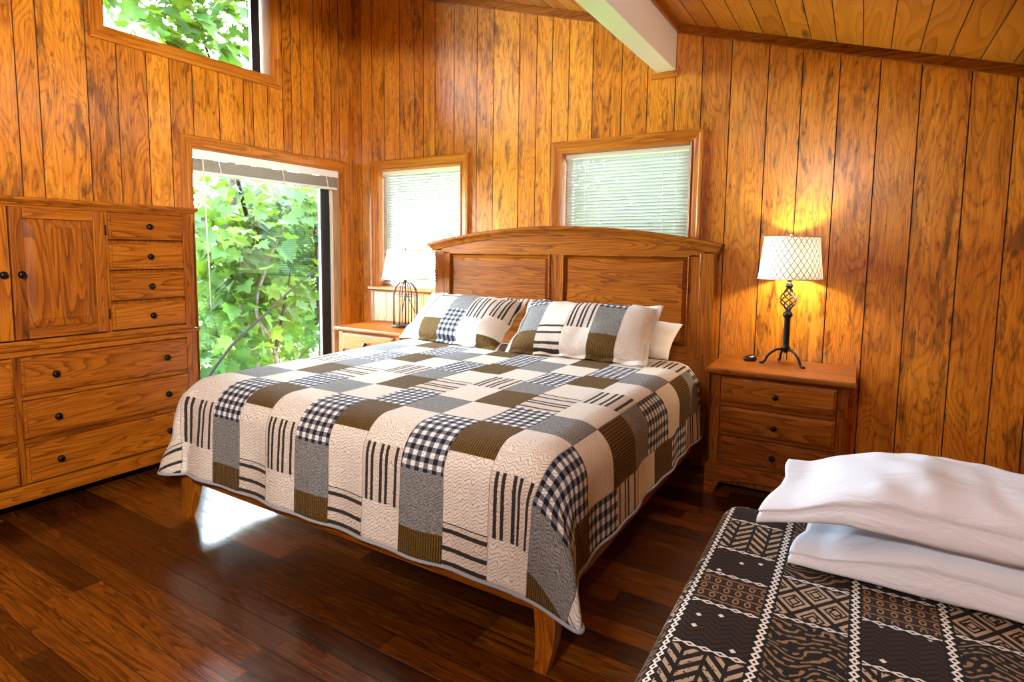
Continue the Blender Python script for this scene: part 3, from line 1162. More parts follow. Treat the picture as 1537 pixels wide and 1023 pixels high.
# ---------------- nightstands
def nightstand(x0, x1, label):
    """x0, x1: the table top's ends"""
    yf, yb = -.470, -.022
    t = thing('nightstand', ((x0 + x1) / 2, -.25, 0), label, 'nightstand', 'nightstands beside the bed')
    b0, b1 = x0 + .030, x1 - .028
    fnN = lambda a, z, o: (a, yf - o, z)
    obj('case', boxb(b0 + .002, b1 - .002, yf + .02, yb, .06, .640), W_Z, t, bevel=.002)
    bm = nb()
    pr = [(0, 0), (.008, .006), (.010, .012), (.010, .022), (.004, .026)]
    rr = []
    for i, z in ((.014, .640), (.004, .647), (0, .654), (0, .668), (.004, .675), (.006, .675)):
        rr.append([(x0 + i, yf - .02 + i, z), (x1 - i, yf - .02 + i, z), (x1 - i, yb + .008, z), (x0 + i, yb + .008, z)])
    loft(bm, rr)
    obj('table_top', bm, W_X, t, bevel=.0015)
    for a, b in ((b0, b0 + .046), (b1 - .044, b1)):
        obj('corner_stile', boxb(a, b, yf, yf + .022, .165, .640), W_Z, t, bevel=.003)
    for z0, z1 in ((.632, .640), (.478, .500), (.324, .343), (.166, .190)):
        obj('rail', boxb(b0 + .046, b1 - .044, yf + .009, yf + .02, z0, z1), W_X, t, bevel=.001)
    for z0, z1 in ((.500, .633), (.343, .478), (.190, .324)):
        d = drawer_front(t, fnN, b0 + .048, b1 - .046, z0, z1, W_X)
        knob(d, (b0 + b1) / 2, yf - .018, (z0 + z1) / 2 - .004, (0, -1, 0), .0145)
    e0, e1 = b0 - .016, b1 + .016
    za = .098
    out = [(e0, 0), (e0, .152), (e0 + .010, .168), (e1 - .010, .168), (e1, .152), (e1, 0), (e1 - .052, 0), (e1 - .058, .03), (e1 - .075, .072), (e1 - .12, .086), (e1 - .22, za),
           (e0 + .22, za), (e0 + .12, .086), (e0 + .075, .072), (e0 + .058, .03), (e0 + .045, 0)]
    bm = nb()
    loft(bm, [[(a, y, z) for a, z in out] for y in (yf - .014, yf + .006)])
    obj('base_rail', bm, W_X, t, bevel=.003)
    for a, b in ((e0, e0 + .016), (e1 - .016, e1)):
        bm = nb()
        so = [(yf + .006, 0), (yf + .006, .150), (yb, .150), (yb, 0), (yb - .06, 0), (yb - .08, .07), (yf + .09, .07), (yf + .06, 0)]
        loft(bm, [[(x, y, z) for y, z in so] for x in (a, b)])
        obj('side_base', bm, W_Y, t, bevel=.002)
    return t


nightstand(3.069, 3.747, 'three drawer oak nightstand under the iron lamp with trellis shade')
nightstand(.296, .968, 'oak nightstand between the garden window and bed, under the birdcage lamp')

# ---------------- bed
bed = thing('bed', (2.0, -1.1, 0), 'king size oak bed frame with arched two panel headboard', 'bed')
HY0, HY1 = -.105, -.040     # headboard front / back
hb = obj('headboard', boxb(1.03, 2.955, HY0 + .034, HY1, .22, 1.26), W_X, bed)
PL, PR = .976, 3.014
for a, b in ((PL, PL + .085), (PR - .085, PR)):
    obj('post', boxb(a, b, HY0, HY1 + .012, 0, 1.265), W_Z, hb, bevel=.004)
for a, b in ((PL + .085, PL + .13), (PR - .145, PR - .085)):
    obj('stile', boxb(a, b, HY0 + .004, HY1, .25, 1.256), W_Z, hb, bevel=.003)
obj('middle_stile', boxb(1.950, 2.044, HY0 + .004, HY1, .25, 1.25), W_Z, hb, bevel=.003)
obj('lower_rail', boxb(PL + .13, PR - .145, HY0 + .005, HY1, .56, .70), W_X, hb, bevel=.003)
fnH = lambda a, z, o: (a, HY0 + .034 - o, z)
for a, b in ((1.106, 1.950), (2.044, 2.869)):
    bm = nb()
    raised_panel(bm, fnH, a + .006, b - .006, .706, 1.244, .002, .026, .030)
    obj('raised_panel', bm, W_X, hb)
    # thin bead round the panel
    bm = nb()
    for a0, a1, c0, c1 in ((a, a + .008, .70, 1.25), (b - .008, b, .70, 1.25), (a, b, .70, .708), (a, b, 1.242, 1.25)):
        box(bm, a0, a1, HY0 - .002, HY0 + .034, c0, c1)
    obj('panel_bead', bm, W_X, hb, bevel=.002)
for a, b in ((1.106, 1.950), (2.044, 2.869)):
    bm = nb()
    raised_panel(bm, fnH, a + .006, b - .006, .26, .55, .002, .012, .026)
    obj('raised_panel', bm, W_X, hb)
# arched frieze and crown
XA, XB = .928, 3.052
XM = (XA + XB) / 2
def arch(x, e, top):
    s = (x - XM) / ((XB - XA) / 2)
    return e + (top - e) * (1 - s * s)
N = 40
bm = nb()
rows = []
for i in range(N + 1):
    x = PL + .06 + (PR - PL - .12) * i / N
    zt = arch(x, 1.268, 1.385)
    rows.append([(x, HY0 + .004, 1.246), (x, HY0 + .004, zt), (x, HY1, zt), (x, HY1, 1.246)])
loft(bm, rows)
obj('frieze', bm, W_X, hb)
bm = nb()
rows = []
crown = [(.0, 0), (.006, .003), (.008, .010), (.016, .024), (.028, .034), (.032, .038), (.034, .044), (.034, .054), (.030, .058)]
for i in range(N + 1):
    x = XA + (XB - XA) * i / N
    zb = arch(x, 1.262, 1.376)
    # the crown returns at the ends: narrower below
    rows.append([(XM + (x - XM) * (1 - (.034 - o) * .95 / 1.06), HY0 - o, zb + h) for o, h in crown] +
                [(XM + (x - XM), HY1 + .015, zb + .058), (XM + (x - XM) * .97, HY1 + .015, zb)])
loft(bm, rows)
obj('crown_cap', bm, W_X, hb)
# rails and feet
obj('side_rail', boxb(1.046, 1.071, -2.09, HY0, .195, .355), W_Y, bed, bevel=.003)
obj('side_rail', boxb(2.978, 3.003, -2.09, HY0, .195, .355), W_Y, bed, bevel=.003)
obj('foot_rail', boxb(1.075, 2.975, -2.112, -2.086, .174, .340), W_X, bed, bevel=.003)
for s in (-1, 1):
    cx = 1.086 if s < 0 else 2.976
    bm = nb()
    rows = []
    for i in range(13):
        z = .36 * i / 12
        k = z / .36
        w = .0215 + .016 * min(1, k * 1.6) + .004 * sin(pi * min(1, k * 1.5))
        d_ = .019 + .016 * min(1, k * 1.6)
        yc = -2.121 + .026 * min(1, k * 1.8) ** .8 + .010 * sin(pi * min(1, k * 1.6))
        xc = cx + s * (.006 * sin(pi * min(1, k * 1.6)))
        rows.append([(xc - w, yc - d_, z), (xc + w, yc - d_, z), (xc + w, yc + d_, z), (xc - w, yc + d_, z)])
    loft(bm, rows)
    obj('leg', bm, W_Z, bed, bevel=.003)
for k, y in enumerate((-1.6, -1.1, -.6)):
    obj('slat', boxb(1.071, 2.978, y - .045, y + .045, .30, .32), W_X, bed)

# mattress under the quilt
bm = nb()
def rbox_rings(x0, x1, y0, y1, zs, rc, inset):
    rings = []
    for z, i in zip(zs, inset):
        ring = []
        for cx, cy, a0 in ((x1 - rc, y1 - rc, 0), (x0 + rc, y1 - rc, 90), (x0 + rc, y0 + rc, 180), (x1 - rc, y0 + rc, 270)):
            for k in range(6):
                a = radians(a0 + 90 * k / 5)
                ring.append((cx + (rc - i) * cos(a), cy + (rc - i) * sin(a), z))
        rings.append(ring)
    return rings
loft(bm, rbox_rings(1.082, 2.962, -2.055, -.125, (.322, .335, .36, .54, .585, .615, .632, .636), .14, (.05, .02, .0, .0, .012, .035, .075, .12)))
mt = obj('mattress', bm, SHEET, None, smooth=True, origin=(2.02, -1.1, .322))
tag(mt, 'white sheeted mattress edge showing between quilt and headboard', 'mattress')
# ------------------------------------------------------------------ quilt and blanket
def ear_curve(ph, k, r, flare):
    """plan of the hanging corner: the spare cloth forms one pointed fold; arc length along the curve follows ph"""
    R = r + flare * k
    e = min(.14, k * .42)
    A = radians(50)
    t = Vector((sin(A), -cos(A), 0))
    pt = lambda a, rr: Vector((sin(radians(a)) * rr, -cos(radians(a)) * rr, 0))
    nrm_ = Vector((cos(A), sin(A), 0))
    wv = .016
    g = min(1.0, k / .13)
    ctrl = [pt(0, R), pt(16, R + .016 * g), pt(32, R + .055 * g), t * (R + .055 * g + e * .62) - nrm_ * (wv + .012), t * (R + .05 * g + e) - nrm_ * .004, t * (R + .05 * g + e * .86) + nrm_ * wv,
            t * (R + .06 * g + e * .35) + nrm_ * wv * .9, pt(64, R + .050 * g), pt(77, R + .014 * g), pt(90, R)]
    P = smooth_path(ctrl, 6)
    L = [0.0]
    for a, b in zip(P, P[1:]):
        L.append(L[-1] + (b - a).length)
    s_ = ph * L[-1]
    for i in range(len(P) - 1):
        if L[i + 1] >= s_:
            f = (s_ - L[i]) / max(1e-9, L[i + 1] - L[i])
            return P[i].lerp(P[i + 1], f)
    return P[-1]


def drape(u_l, u_r, v_e, v_h, z0, r, side, front, corner, flare, bump, fn=lambda p: p, step=.03, ripple=.006, sides=(True, True), nz=.004, seedz=0.0, ear=False):
    """cloth over a box: flat part [u_l,u_r]x[v_e,v_h]; hangs over v_e ('front') and over u_l / u_r ('side').
    Returns a bmesh with a UV layer holding the cloth coordinates and the hem polyline."""
    s90 = r * pi / 2
    NP = 26

    def pos(u, v):
        du = u - u_r if u > u_r else (u - u_l if u < u_l else 0.0)
        dv = v_e - v if v < v_e else 0.0
        rho = hypot(du, dv)
        cu, cv = min(max(u, u_l), u_r), max(v, v_e)
        n = mnoise.noise(Vector((u * 3.1, v * 3.1, seedz))) * nz + mnoise.noise(Vector((u * 9, v * 9, seedz + 4))) * nz * .45
        if rho < 1e-6:
            return Vector((u, v, z0 + n))
        dx, dy = du / rho, -dv / rho
        if rho < s90:
            th = rho / r
            h, d = r * sin(th), r * (1 - cos(th))
        else:
            th = pi / 2
            h, d = r + flare * (rho - s90), r + (rho - s90)
        k = max(0.0, rho - .10)
        if du != 0 and dv > 0:
            ph = atan2(abs(du), dv) / (pi / 2)
            if ear and du > 0 and rho > s90:
                q = ear_curve(ph, rho - s90, r, flare)
                w_ = min(1.0, (rho - s90) / .06)
                a_ = ph * pi / 2
                q0 = Vector((h * sin(a_), -h * cos(a_), 0))
                q = q0.lerp(q, w_)
                return Vector((cu + q.x, cv + q.y, z0 - d)) + Vector((dx, dy, 0)) * n
            if not (ear and du > 0):
                h += bump(ph, du > 0) * k
        along = (u if dv > 0 else 0) * 11.0 + (v if du != 0 else 0) * 11.0
        h += ripple * sin(along + seedz) * min(1.0, k / .25) + ripple * .6 * sin(along * 2.3 + 1.0 + seedz) * min(1.0, k / .25)
        nrm = Vector((dx * sin(th), dy * sin(th), cos(th)))
        p = Vector((cu + dx * h, cv + dy * h, z0 - d)) + nrm * n
        return p

    bm = nb()
    uvl = bm.loops.layers.uv.new('UVMap')
    cache = {}

    def V(u, v):
        key = (round(u, 5), round(v, 5))
        if key not in cache:
            cache[key] = (bm.verts.new(fn(pos(u, v))), (u, v))
        return cache[key]

    def quad(pts):
        vs = []
        for p in pts:
            a = V(*p)
            if a not in vs:
                vs.append(a)
        if len(vs) < 3:
            return
        try:
            f = bm.faces.new([a[0] for a in vs])
        except ValueError:
            return
        f.smooth = True
        for lp, a in zip(f.loops, vs):
            uu = a[1][0]
            if ear:
                uu = 2.97 + (uu - 2.97) * .78 if uu > 2.97 else (1.26 + (uu - 1.26) * .55 if uu < 1.26 else uu)
            lp[uvl].uv = (uu, a[1][1])

    def lin(a, b, s):
        n = max(1, int(round((b - a) / s)))
        return [a + (b - a) * i / n for i in range(n + 1)]
    us, vs_ = lin(u_l, u_r, step), lin(v_e, v_h, step)
    ts = [i / NP for i in range(NP + 1)]
    for i in range(len(us) - 1):
        for j in range(len(vs_) - 1):
            quad([(us[i], vs_[j]), (us[i + 1], vs_[j]), (us[i + 1], vs_[j + 1]), (us[i], vs_[j + 1])])
        for a, b in zip(ts, ts[1:]):
            quad([(us[i], v_e - front * b), (us[i + 1], v_e - front * b), (us[i + 1], v_e - front * a), (us[i], v_e - front * a)])
    hem = []
    NC = 48
    for sgn, ue, on in ((-1, u_l, sides[0]), (1, u_r, sides[1])):
        if not on:
            continue
        for j in range(len(vs_) - 1):
            for a, b in zip(ts, ts[1:]):
                quad([(ue + sgn * side * a, vs_[j]), (ue + sgn * side * b, vs_[j]), (ue + sgn * side * b, vs_[j + 1]), (ue + sgn * side * a, vs_[j + 1])])

        def cp(ph, t):
            if ph <= 0:
                return (ue, v_e - front * t)
            if ph >= 1:
                return (ue + sgn * side * t, v_e)
            a = ph * pi / 2
            # hem radius: blends front -> corner -> side
            w = sin(pi * ph) ** 2
            R = (front * (1 - ph) + side * ph) * (1 - w) + corner * w
            return (ue + sgn * R * t * sin(a), v_e - R * t * cos(a))
        for q in range(NC):
            for a, b in zip(ts, ts[1:]):
                quad([cp(q / NC, a), cp((q + 1) / NC, a), cp((q + 1) / NC, b), cp(q / NC, b)])
    # hem line, from left head round the foot to right head
    def cps(sgn, ue, ph):
        a = ph * pi / 2
        w = sin(pi * ph) ** 2
        R = (front * (1 - ph) + side * ph) * (1 - w) + corner * w
        return (ue + sgn * R * sin(a), v_e - R * cos(a))
    line = []
    if sides[0]:
        line += [(u_l - side, v) for v in reversed(vs_)][:-1] + [cps(-1, u_l, 1 - q / NC) for q in range(NC)]
    line += [(u, v_e - front) for u in us]
    if sides[1]:
        line += [cps(1, u_r, (q + 1) / NC) for q in range(NC)] + [(u_r + side, v) for v in vs_][1:]
    hem = [fn(pos(*p)) for p in line]
    return bm, hem


def fold(ph, right):
    if right:
        return .40 * max(0, sin(pi * ph)) ** 1.3 + .17 * sin(3 * pi * ph + .5) * sin(pi * ph)
    return .26 * max(0, sin(pi * ph)) ** 1.2 + .06 * sin(3 * pi * ph) * sin(pi * ph)


def cloth(name, bm, mat, thick, label, cat):
    base = Vector((0, 0, 0))
    me = bpy.data.meshes.new(name)
    bmesh.ops.recalc_face_normals(bm, faces=bm.faces)
    bm.faces.ensure_lookup_table()
    bm.to_mesh(me)
    bm.free()
    o = obj_me(name, me, mat)
    md = o.modifiers.new('solid', 'SOLIDIFY')
    md.thickness = thick
    md.offset = -1
    tag(o, label, cat)
    return o


bm, hem = drape(1.152, 2.886, -2.000, -.40, .664, .14,   .468, .512, .512, .05, fold, ripple=.007, ear=True)
q = cloth('quilt', bm, QUILT, .009, 'patchwork quilt in brown, grey, cream and check spread over the bed', 'quilt')
bm = nb()
tube(bm, hem, .0062, 6)
obj('binding', bm, BINDING, q, smooth=True)

# ------------------------------------------------------------------ pillows
def pillow_bm(W, H, T, flange=.0, px=2.6, pinch=.05, nu=44, nv=30, wr=.006, seed=0.0, sag=0.0, flap=0.0):
    """a cushion in local space, face towards +z; UV in metres with v up from the lower edge"""
    bm = nb()
    uvl = bm.loops.layers.uv.new('UVMap')

    def P(s, t, side):
        x = W / 2 * s * (1 - pinch * (1 - abs(t) ** 2) * abs(s) ** 3)
        y = H / 2 * t * (1 - pinch * (1 - abs(s) ** 2) * abs(t) ** 3)
        ks, kt = max(0, 1 - abs(s) ** px), max(0, 1 - abs(t) ** px)
        h = T / 2 * (ks ** .52) * (kt ** .52)
        n = mnoise.noise(Vector((x * 7 + seed, y * 7, side * 2.0))) * wr + mnoise.noise(Vector((x * 17 + seed, y * 13, side * 5.0))) * wr * .55
        # radiating puckers along the edges
        pk = sin((x * 60 if abs(t) > abs(s) else y * 60) + seed) * wr * .35 * max(abs(s), abs(t)) ** 6
        edge = min(1.0, (ks * kt) * 6)
        return Vector((x, y - sag * ks * kt * abs(side) * .0, side * (h + (n + pk) * edge)))
    for side in (1, -1):
        g = [[bm.verts.new(P(-1 + 2 * i / nu, -1 + 2 * j / nv, side)) for i in range(nu + 1)] for j in range(nv + 1)]
        for j in range(nv):
            for i in range(nu):
                vs = [g[j][i], g[j][i + 1], g[j + 1][i + 1], g[j + 1][i]]
                if side < 0:
                    vs.reverse()
                f = bm.faces.new(vs)
                f.smooth = True
                for lp in f.loops:
                    c = lp.vert.co
                    lp[uvl].uv = (c.x, c.y + H / 2)
    bmesh.ops.remove_doubles(bm, verts=bm.verts, dist=.0004)
    if flange:
        # flat hem round the cushion
        N = 60
        ring = []
        for k in range(4 * N):
            e, t = divmod(k, N)
            t = -1 + 2 * t / N
            s, tt = ((t, -1), (1, t), (-t, 1), (-1, -t))[e]
            ring.append((s, tt))
        def F(s, t, o, z):
            p = P(s, t, 1)
            ox = s if abs(s) >= abs(t) else s
            wob = .006 * sin(9 * (s * 2 + t)) * (1 if o else 0)
            nx = (s if abs(s) > .999 else 0) + (s ** 15 if abs(s) <= .999 else 0)
            ny = (t if abs(t) > .999 else 0) + (t ** 15 if abs(t) <= .999 else 0)
            return Vector((p.x + nx * o, p.y + ny * o, z + wob))
        A = [[bm.verts.new(F(s, t, o, z)) for s, t in ring] for o, z in ((-.012, .004), (flange, .003), (flange, -.003), (-.012, -.004))]
        n = len(ring)
        for a, b in zip(A, A[1:]):
            for i in range(n):
                j = (i + 1) % n
                f = bm.faces.new((a[i], a[j], b[j], b[i]))
                f.smooth = True
                for lp in f.loops:
                    c = lp.vert.co
                    lp[uvl].uv = (c.x, c.y + H / 2)
    return bm


def place(name, bm, mat, mtx, label, cat, group=None, parent=None, sub=1, deform=None):
    me = bpy.data.meshes.new(name)
    bmesh.ops.transform(bm, matrix=mtx.to_3x3().to_4x4(), verts=bm.verts)
    if deform:
        for v in bm.verts:
            v.co = deform(v.co)
    bmesh.ops.recalc_face_normals(bm, faces=bm.faces)
    bm.to_mesh(me)
    bm.free()
    o = obj_me(name, me, mat, parent, loc=mtx.translation if parent is None else None)
    if sub:
        s = o.modifiers.new('sub', 'SUBSURF')
        s.levels = s.render_levels = sub
    if label:
        tag(o, label, cat, group)
    return o


def lean(loc, tilt, yaw=0.0, roll=0.0):
    """cushion's face turned up and to the foot; tilt = angle of its face from horizontal"""
    return Matrix.Translation(loc) @ Matrix.Rotation(yaw, 4, 'Z') @ Matrix.Rotation(tilt, 4, 'X') @ Matrix.Rotation(roll, 4, 'Z')


place('pillow_sham', pillow_bm(.80, .42, .17, .022, seed=1.7), SHAM_L, lean((1.478, -.452, .812), radians(40), radians(-3), radians(-1)),
      'patchwork pillow sham nearer the birdcage lamp, propped on the headboard', 'pillow', 'quilted pillow shams', sub=1)
place('pillow_sham', pillow_bm(.82, .42, .17, .022, seed=6.1), SHAM_R, lean((2.358, -.465, .812), radians(40), radians(3), radians(0)),
      'patchwork pillow sham in front of the white pillow, nearer the iron lamp', 'pillow', 'quilted pillow shams', sub=1)
place('white_pillow', pillow_bm(.76, .32, .085, .0, seed=3.3, wr=.010), SHEET, lean((2.482, -.278, .780), radians(34), radians(4), radians(-5)),
      'plain white pillow tucked behind the right patchwork sham', 'pillow')

# ------------------------------------------------------------------ daybed with blanket and two pillows
DX0, DX1, DY0, DY1, DZ = 3.415, 4.400, -3.68, -1.705, .50
db = thing('daybed', ((DX0 + DX1) / 2, (DY0 + DY1) / 2, 0), 'low single daybed under the dark patterned blanket', 'daybed')
obj('frame', boxb(DX0 + .05, DX1 - .05, DY0 + .05, DY1 - .05, .14, .24), W_Y, db, bevel=.006)
for x in (DX0 + .09, DX1 - .09):
    for y in (DY0 + .09, DY1 - .09):
        obj('leg', boxb(x - .025, x + .025, y - .025, y + .025, 0, .14), W_Z, db, bevel=.004)
bm = nb()
loft(bm, rbox_rings(DX0 + .03, DX1 - .03, DY0 + .03, DY1 - .03, (.242, .255, .28, .43, .455, .472, .478), .10, (.04, .01, .0, .0, .012, .035, .06)))
obj('mattress', bm, SHEET, db, smooth=True)
bm, hem = drape(DX0 + .055, DX1 - .055, 1.770, -DY0 * 1.0 - .02, .497, .062, .33, .33, .37, .02,
                lambda ph, r: .12 * max(0, sin(pi * ph)) ** 1.5, fn=lambda p: Vector((p.x, -p.y, p.z)), ripple=.006, nz=.003, seedz=3.0)
bl = cloth('blanket', bm, BLANKET, .006, 'dark brown woven blanket with tan zigzags and lozenges covering the daybed', 'blanket')
bm = nb()
tube(bm, hem, .004, 6)
obj('hem', bm, plain('blanket_hem', (.02, .014, .011), .95), bl, smooth=True)


def daypillow(x0, x1, y0, y1, zb, T, seed, label, yaw, droop):
    """big white pillow in its case, lying flat; the case's open hem is at the left end"""
    W, H = x1 - x0, y1 - y0
    NX, NA = 90, 72
    bm = nb()
    rows = []
    rot = Matrix.Rotation(yaw, 3, 'Z')
    for i in range(NX + 1):
        t = i / NX
        x = W * t
        hem = .085
        g = min(1.0, max(0.0, (x - hem * .6) / .24))
        g = (g * g * (3 - 2 * g)) ** .75
        e = min(1.0, max(0.0, (W - x) / .16)) ** .5
        th = (.060 + (T - .060) * g) * max(.02, e)
        hw = H / 2 * (.90 + .10 * g) * (.90 + .10 * e)
        fl = max(0.0, 1 - x / (hem * 1.5))
        dr_ = max(0.0, 1 - x / .17) ** 1.3
        ring = []
        for k in range(NA):
            a = 2 * pi * k / NA
            c, s = cos(a), sin(a)
            yy = hw * (abs(c) ** .55) * (1 if c > 0 else -1)
            up = abs(s) ** .62
            z = th * (.24 + .76 * up) if s > 0 else th * (.24 - .24 * up)
            nn = mnoise.noise(Vector((x * 5 + seed, yy * 5, s * 1.2))) * .016 + mnoise.noise(Vector((x * 13 + seed, yy * 9 + x * 6, s * 2))) * .011
            # folds fanning out of the hem
            fan = sin((yy + (x - .1) * .55 * yy / H) * 62 + seed * 3 + 3 * mnoise.noise(Vector((x * 4, yy * 6, seed)))) * .0055 * max(0.0, 1 - abs(x - .15) / .28)
            z += (nn + fan) * (1 if s > .15 else .25) * (.35 + .65 * g)
            # stitched seam along the front side
            if c < -.9 and 0 < s:
                yy += .012 * math.exp(-((s - .20) / .07) ** 2)
            xx = x + fl * (.016 * sin(yy * 15 + seed) + .020 * (yy / hw) + .003 * sin(yy * 41 + seed))
            zz = max(.001, z) - droop * dr_ * (.55 - .45 * yy / hw)
            p = rot @ Vector((xx - W / 2, yy, zz))
            ring.append(p + Vector(((x0 + x1) / 2, (y0 + y1) / 2, zb)))
        rows.append(ring)
    loft(bm, rows, cap=False)
    bm.verts.ensure_lookup_table()
    bm.faces.new([bm.verts[NX * NA + k] for k in range(NA)])
    o = obj('bed_pillow', bm, COTTON, None, smooth=True, origin=((x0 + x1) / 2, (y0 + y1) / 2, zb))
    tag(o, label, 'pillow', 'white pillows on the daybed')
    sd = o.modifiers.new('solid', 'SOLIDIFY')
    sd.thickness = .0025
    return o


daypillow(3.640, 4.385, -2.082, -1.735, .500, .138, 2.2, 'lower of two plump white pillows on the patterned daybed', 0, .0)
daypillow(3.575, 4.385, -2.110, -1.745, .632, .136, 8.4, 'upper of two plump white pillows stacked on the daybed', radians(-2.5), .045)
# ------------------------------------------------------------------ lamps
def shade(parent, cx, cy, z0, z1, r0, r1, mat, name='lamp_shade'):
    n = 64
    bm = nb()
    uvl = bm.loops.layers.uv.new('UVMap')
    rows = []
    m = 8
    for j in range(m + 1):
        t = j / m
        rows.append([bm.verts.new((cx + (r0 + (r1 - r0) * t) * cos(2 * pi * i / n), cy + (r0 + (r1 - r0) * t) * sin(2 * pi * i / n), z0 + (z1 - z0) * t)) for i in range(n)])
    for j in range(m):
        for i in range(n):
            f = bm.faces.new((rows[j][i], rows[j][(i + 1) % n], rows[j + 1][(i + 1) % n], rows[j + 1][i]))
            f.smooth = True
            for lp, (a, b) in zip(f.loops, ((i, j), (i + 1, j), (i + 1, j + 1), (i, j + 1))):
                lp[uvl].uv = (a / n, b / m)
    o = obj(name, bm, mat, parent)
    for z, r in ((z0, r0), (z1, r1)):
        bm = nb()
        tube(bm, [(cx + r * cos(2 * pi * i / 48), cy + r * sin(2 * pi * i / 48), z) for i in range(49)], .0028, 6)
        obj('shade_rim', bm, mat if mat is SHADE_CREAM else plain('shade_rim_white', (.8, .78, .76), .7), o, smooth=True)
    return o


def bulb(parent, cx, cy, z, power, r=.03, col=(1, .84, .58)):
    bm = nb()
    lathe(bm, cx, cy, [(.012, z - .045), (.014, z - .03), (r * .8, z - .012), (r, z + .008), (r * .85, z + .026), (r * .4, z + .038), (.004, z + .041)], 16)
    obj('bulb', bm, BULB, parent, smooth=True)
    l = bpy.data.lights.new('bulb_light', 'POINT')
    l.energy = power
    l.color = col
    l.shadow_soft_size = .035
    o = bpy.data.objects.new('bulb_light', l)
    o.location = Vector((cx, cy, z)) - wloc(parent)
    o.parent = parent
    COL.objects.link(o)


TT = .675
# iron lamp with trellis shade
cx, cy = 3.412, -.165
lp = thing('table_lamp', (cx, cy, TT), 'black iron lamp with three scroll legs and white trellis patterned shade', 'lamp')
bm = nb()
lathe(bm, cx, cy, [(.010, .740), (.013, .752), (.022, .758), (.023, .768), (.016, .776), (.0155, .78), (.0150, .925), (.0165, .930), (.024, .936), (.025, .950), (.021, .956), (.013, .962), (.012, .975), (.008, .98)], 24)
obj('pole', bm, IRON, lp, smooth=True)
bm = nb()
for k in range(6):
    a0 = 2 * pi * k / 6
    pts = []
    for i in range(25):
        t = i / 24
        r = .0075 + .034 * sin(pi * t) ** 1.15 * (1 - .15 * t)
        a = a0 + t * pi * 1.15
        pts.append((cx + r * cos(a), cy + r * sin(a), .968 + .122 * t))
    tube(bm, pts, .0036, 8)
obj('twisted_cage', bm, IRON, lp, smooth=True)
bm = nb()
lathe(bm, cx, cy, [(.010, 1.082), (.013, 1.088), (.018, 1.092), (.0185, 1.104), (.014, 1.110), (.011, 1.118), (.006, 1.12)], 20)
obj('neck', bm, IRON, lp, smooth=True)
bm = nb()
lathe(bm, cx, cy, [(.0105, 1.118), (.0105, 1.165), (.013, 1.168), (.013, 1.195)], 16)
obj('socket', bm, BRASS, lp, smooth=True)
for tx, ty in ((3.301, -.209), (3.502, -.245), (3.372, -.062)):
    dx, dy = tx - cx, ty - cy
    L = hypot(dx, dy)
    e = Vector((dx / L, dy / L, 0))
    c = Vector((cx, cy, 0))
    pts = smooth_path([c + e * .008 + Vector((0, 0, .752)), c + e * .035 + Vector((0, 0, .757)), c + e * (L * .48) + Vector((0, 0, .748)), c + e * (L * .74) + Vector((0, 0, .722)),
                       c + e * (L * .86) + Vector((0, 0, .693)), c + e * (L * .97) + Vector((0, 0, .6815)), c + e * (L * 1.10) + Vector((0, 0, .6815))], 6)
    bm = nb()
    tube(bm, pts, .0066, 10)
    obj('leg', bm, IRON, lp, smooth=True)
sh = shade(lp, cx, cy, 1.137, 1.357, .156, .134, SHADE_TRELLIS)
bm = nb()
for k in range(3):
    a = 2 * pi * k / 3 + .3
    tube(bm, [(cx, cy, 1.345), (cx + .134 * cos(a), cy + .134 * sin(a), 1.354)], .0022, 6)
tube(bm, smooth_path([(cx + .012, cy, 1.17), (cx + .05, cy, 1.23), (cx + .045, cy, 1.31), (cx, cy, 1.345)], 6), .0022, 6)
tube(bm, smooth_path([(cx - .012, cy, 1.17), (cx - .05, cy, 1.23), (cx - .045, cy, 1.31), (cx, cy, 1.345)], 6), .0022, 6)
obj('harp', bm, BRASS, lp, smooth=True)
bm = nb()
lathe(bm, cx, cy, [(.004, 1.343), (.008, 1.352), (.006, 1.36), (.009, 1.366), (.008, 1.374), (.002, 1.379)], 14)
obj('finial', bm, BRASS, lp, smooth=True)
bulb(lp, cx, cy, 1.235, 54.0)

# birdcage lamp
cx, cy = .768, -.205
lp = thing('table_lamp', (cx, cy, TT), 'black wire birdcage lamp with plain cream shade', 'lamp')
R = .094
bm = nb()
lathe(bm, cx, cy, [(R + .008, TT + .012), (R + .010, TT + .017), (R + .006, TT + .022), (R - .006, TT + .024), (.01, TT + .024)], 40)
for k in range(4):
    a = pi / 4 + k * pi / 2
    lathe(bm, cx + R * cos(a), cy + R * sin(a), [(.006, TT), (.008, TT + .006), (.006, TT + .013)], 10)
obj('base_plate', bm, IRON, lp, smooth=True)
zt = 1.026
for k in range(8):
    a = 2 * pi * k / 8 + .2
    pts = [(cx + R * cos(a), cy + R * sin(a), TT + .02), (cx + R * cos(a), cy + R * sin(a), TT + .24)]
    for i in range(1, 11):
        t = i / 10 * pi / 2
        pts.append((cx + R * cos(t) * cos(a), cy + R * cos(t) * sin(a), TT + .24 + (zt - TT - .24) * sin(t)))
    bm = nb()
    tube(bm, pts, .0034, 8)
    obj('cage_wire', bm, IRON, lp, smooth=True)
bm = nb()
for z in (TT + .245,):
    tube(bm, [(cx + R * cos(2 * pi * i / 40), cy + R * sin(2 * pi * i / 40), z) for i in range(41)], .0026, 6)
obj('cage_ring', bm, IRON, lp, smooth=True)
bm = nb()
tube(bm, [(cx, cy, TT + .02), (cx, cy, zt)], .0052, 10)
lathe(bm, cx, cy, [(.006, zt - .012), (.015, zt - .006), (.017, zt + .004), (.010, zt + .013), (.007, zt + .022), (.007, zt + .09)], 16)
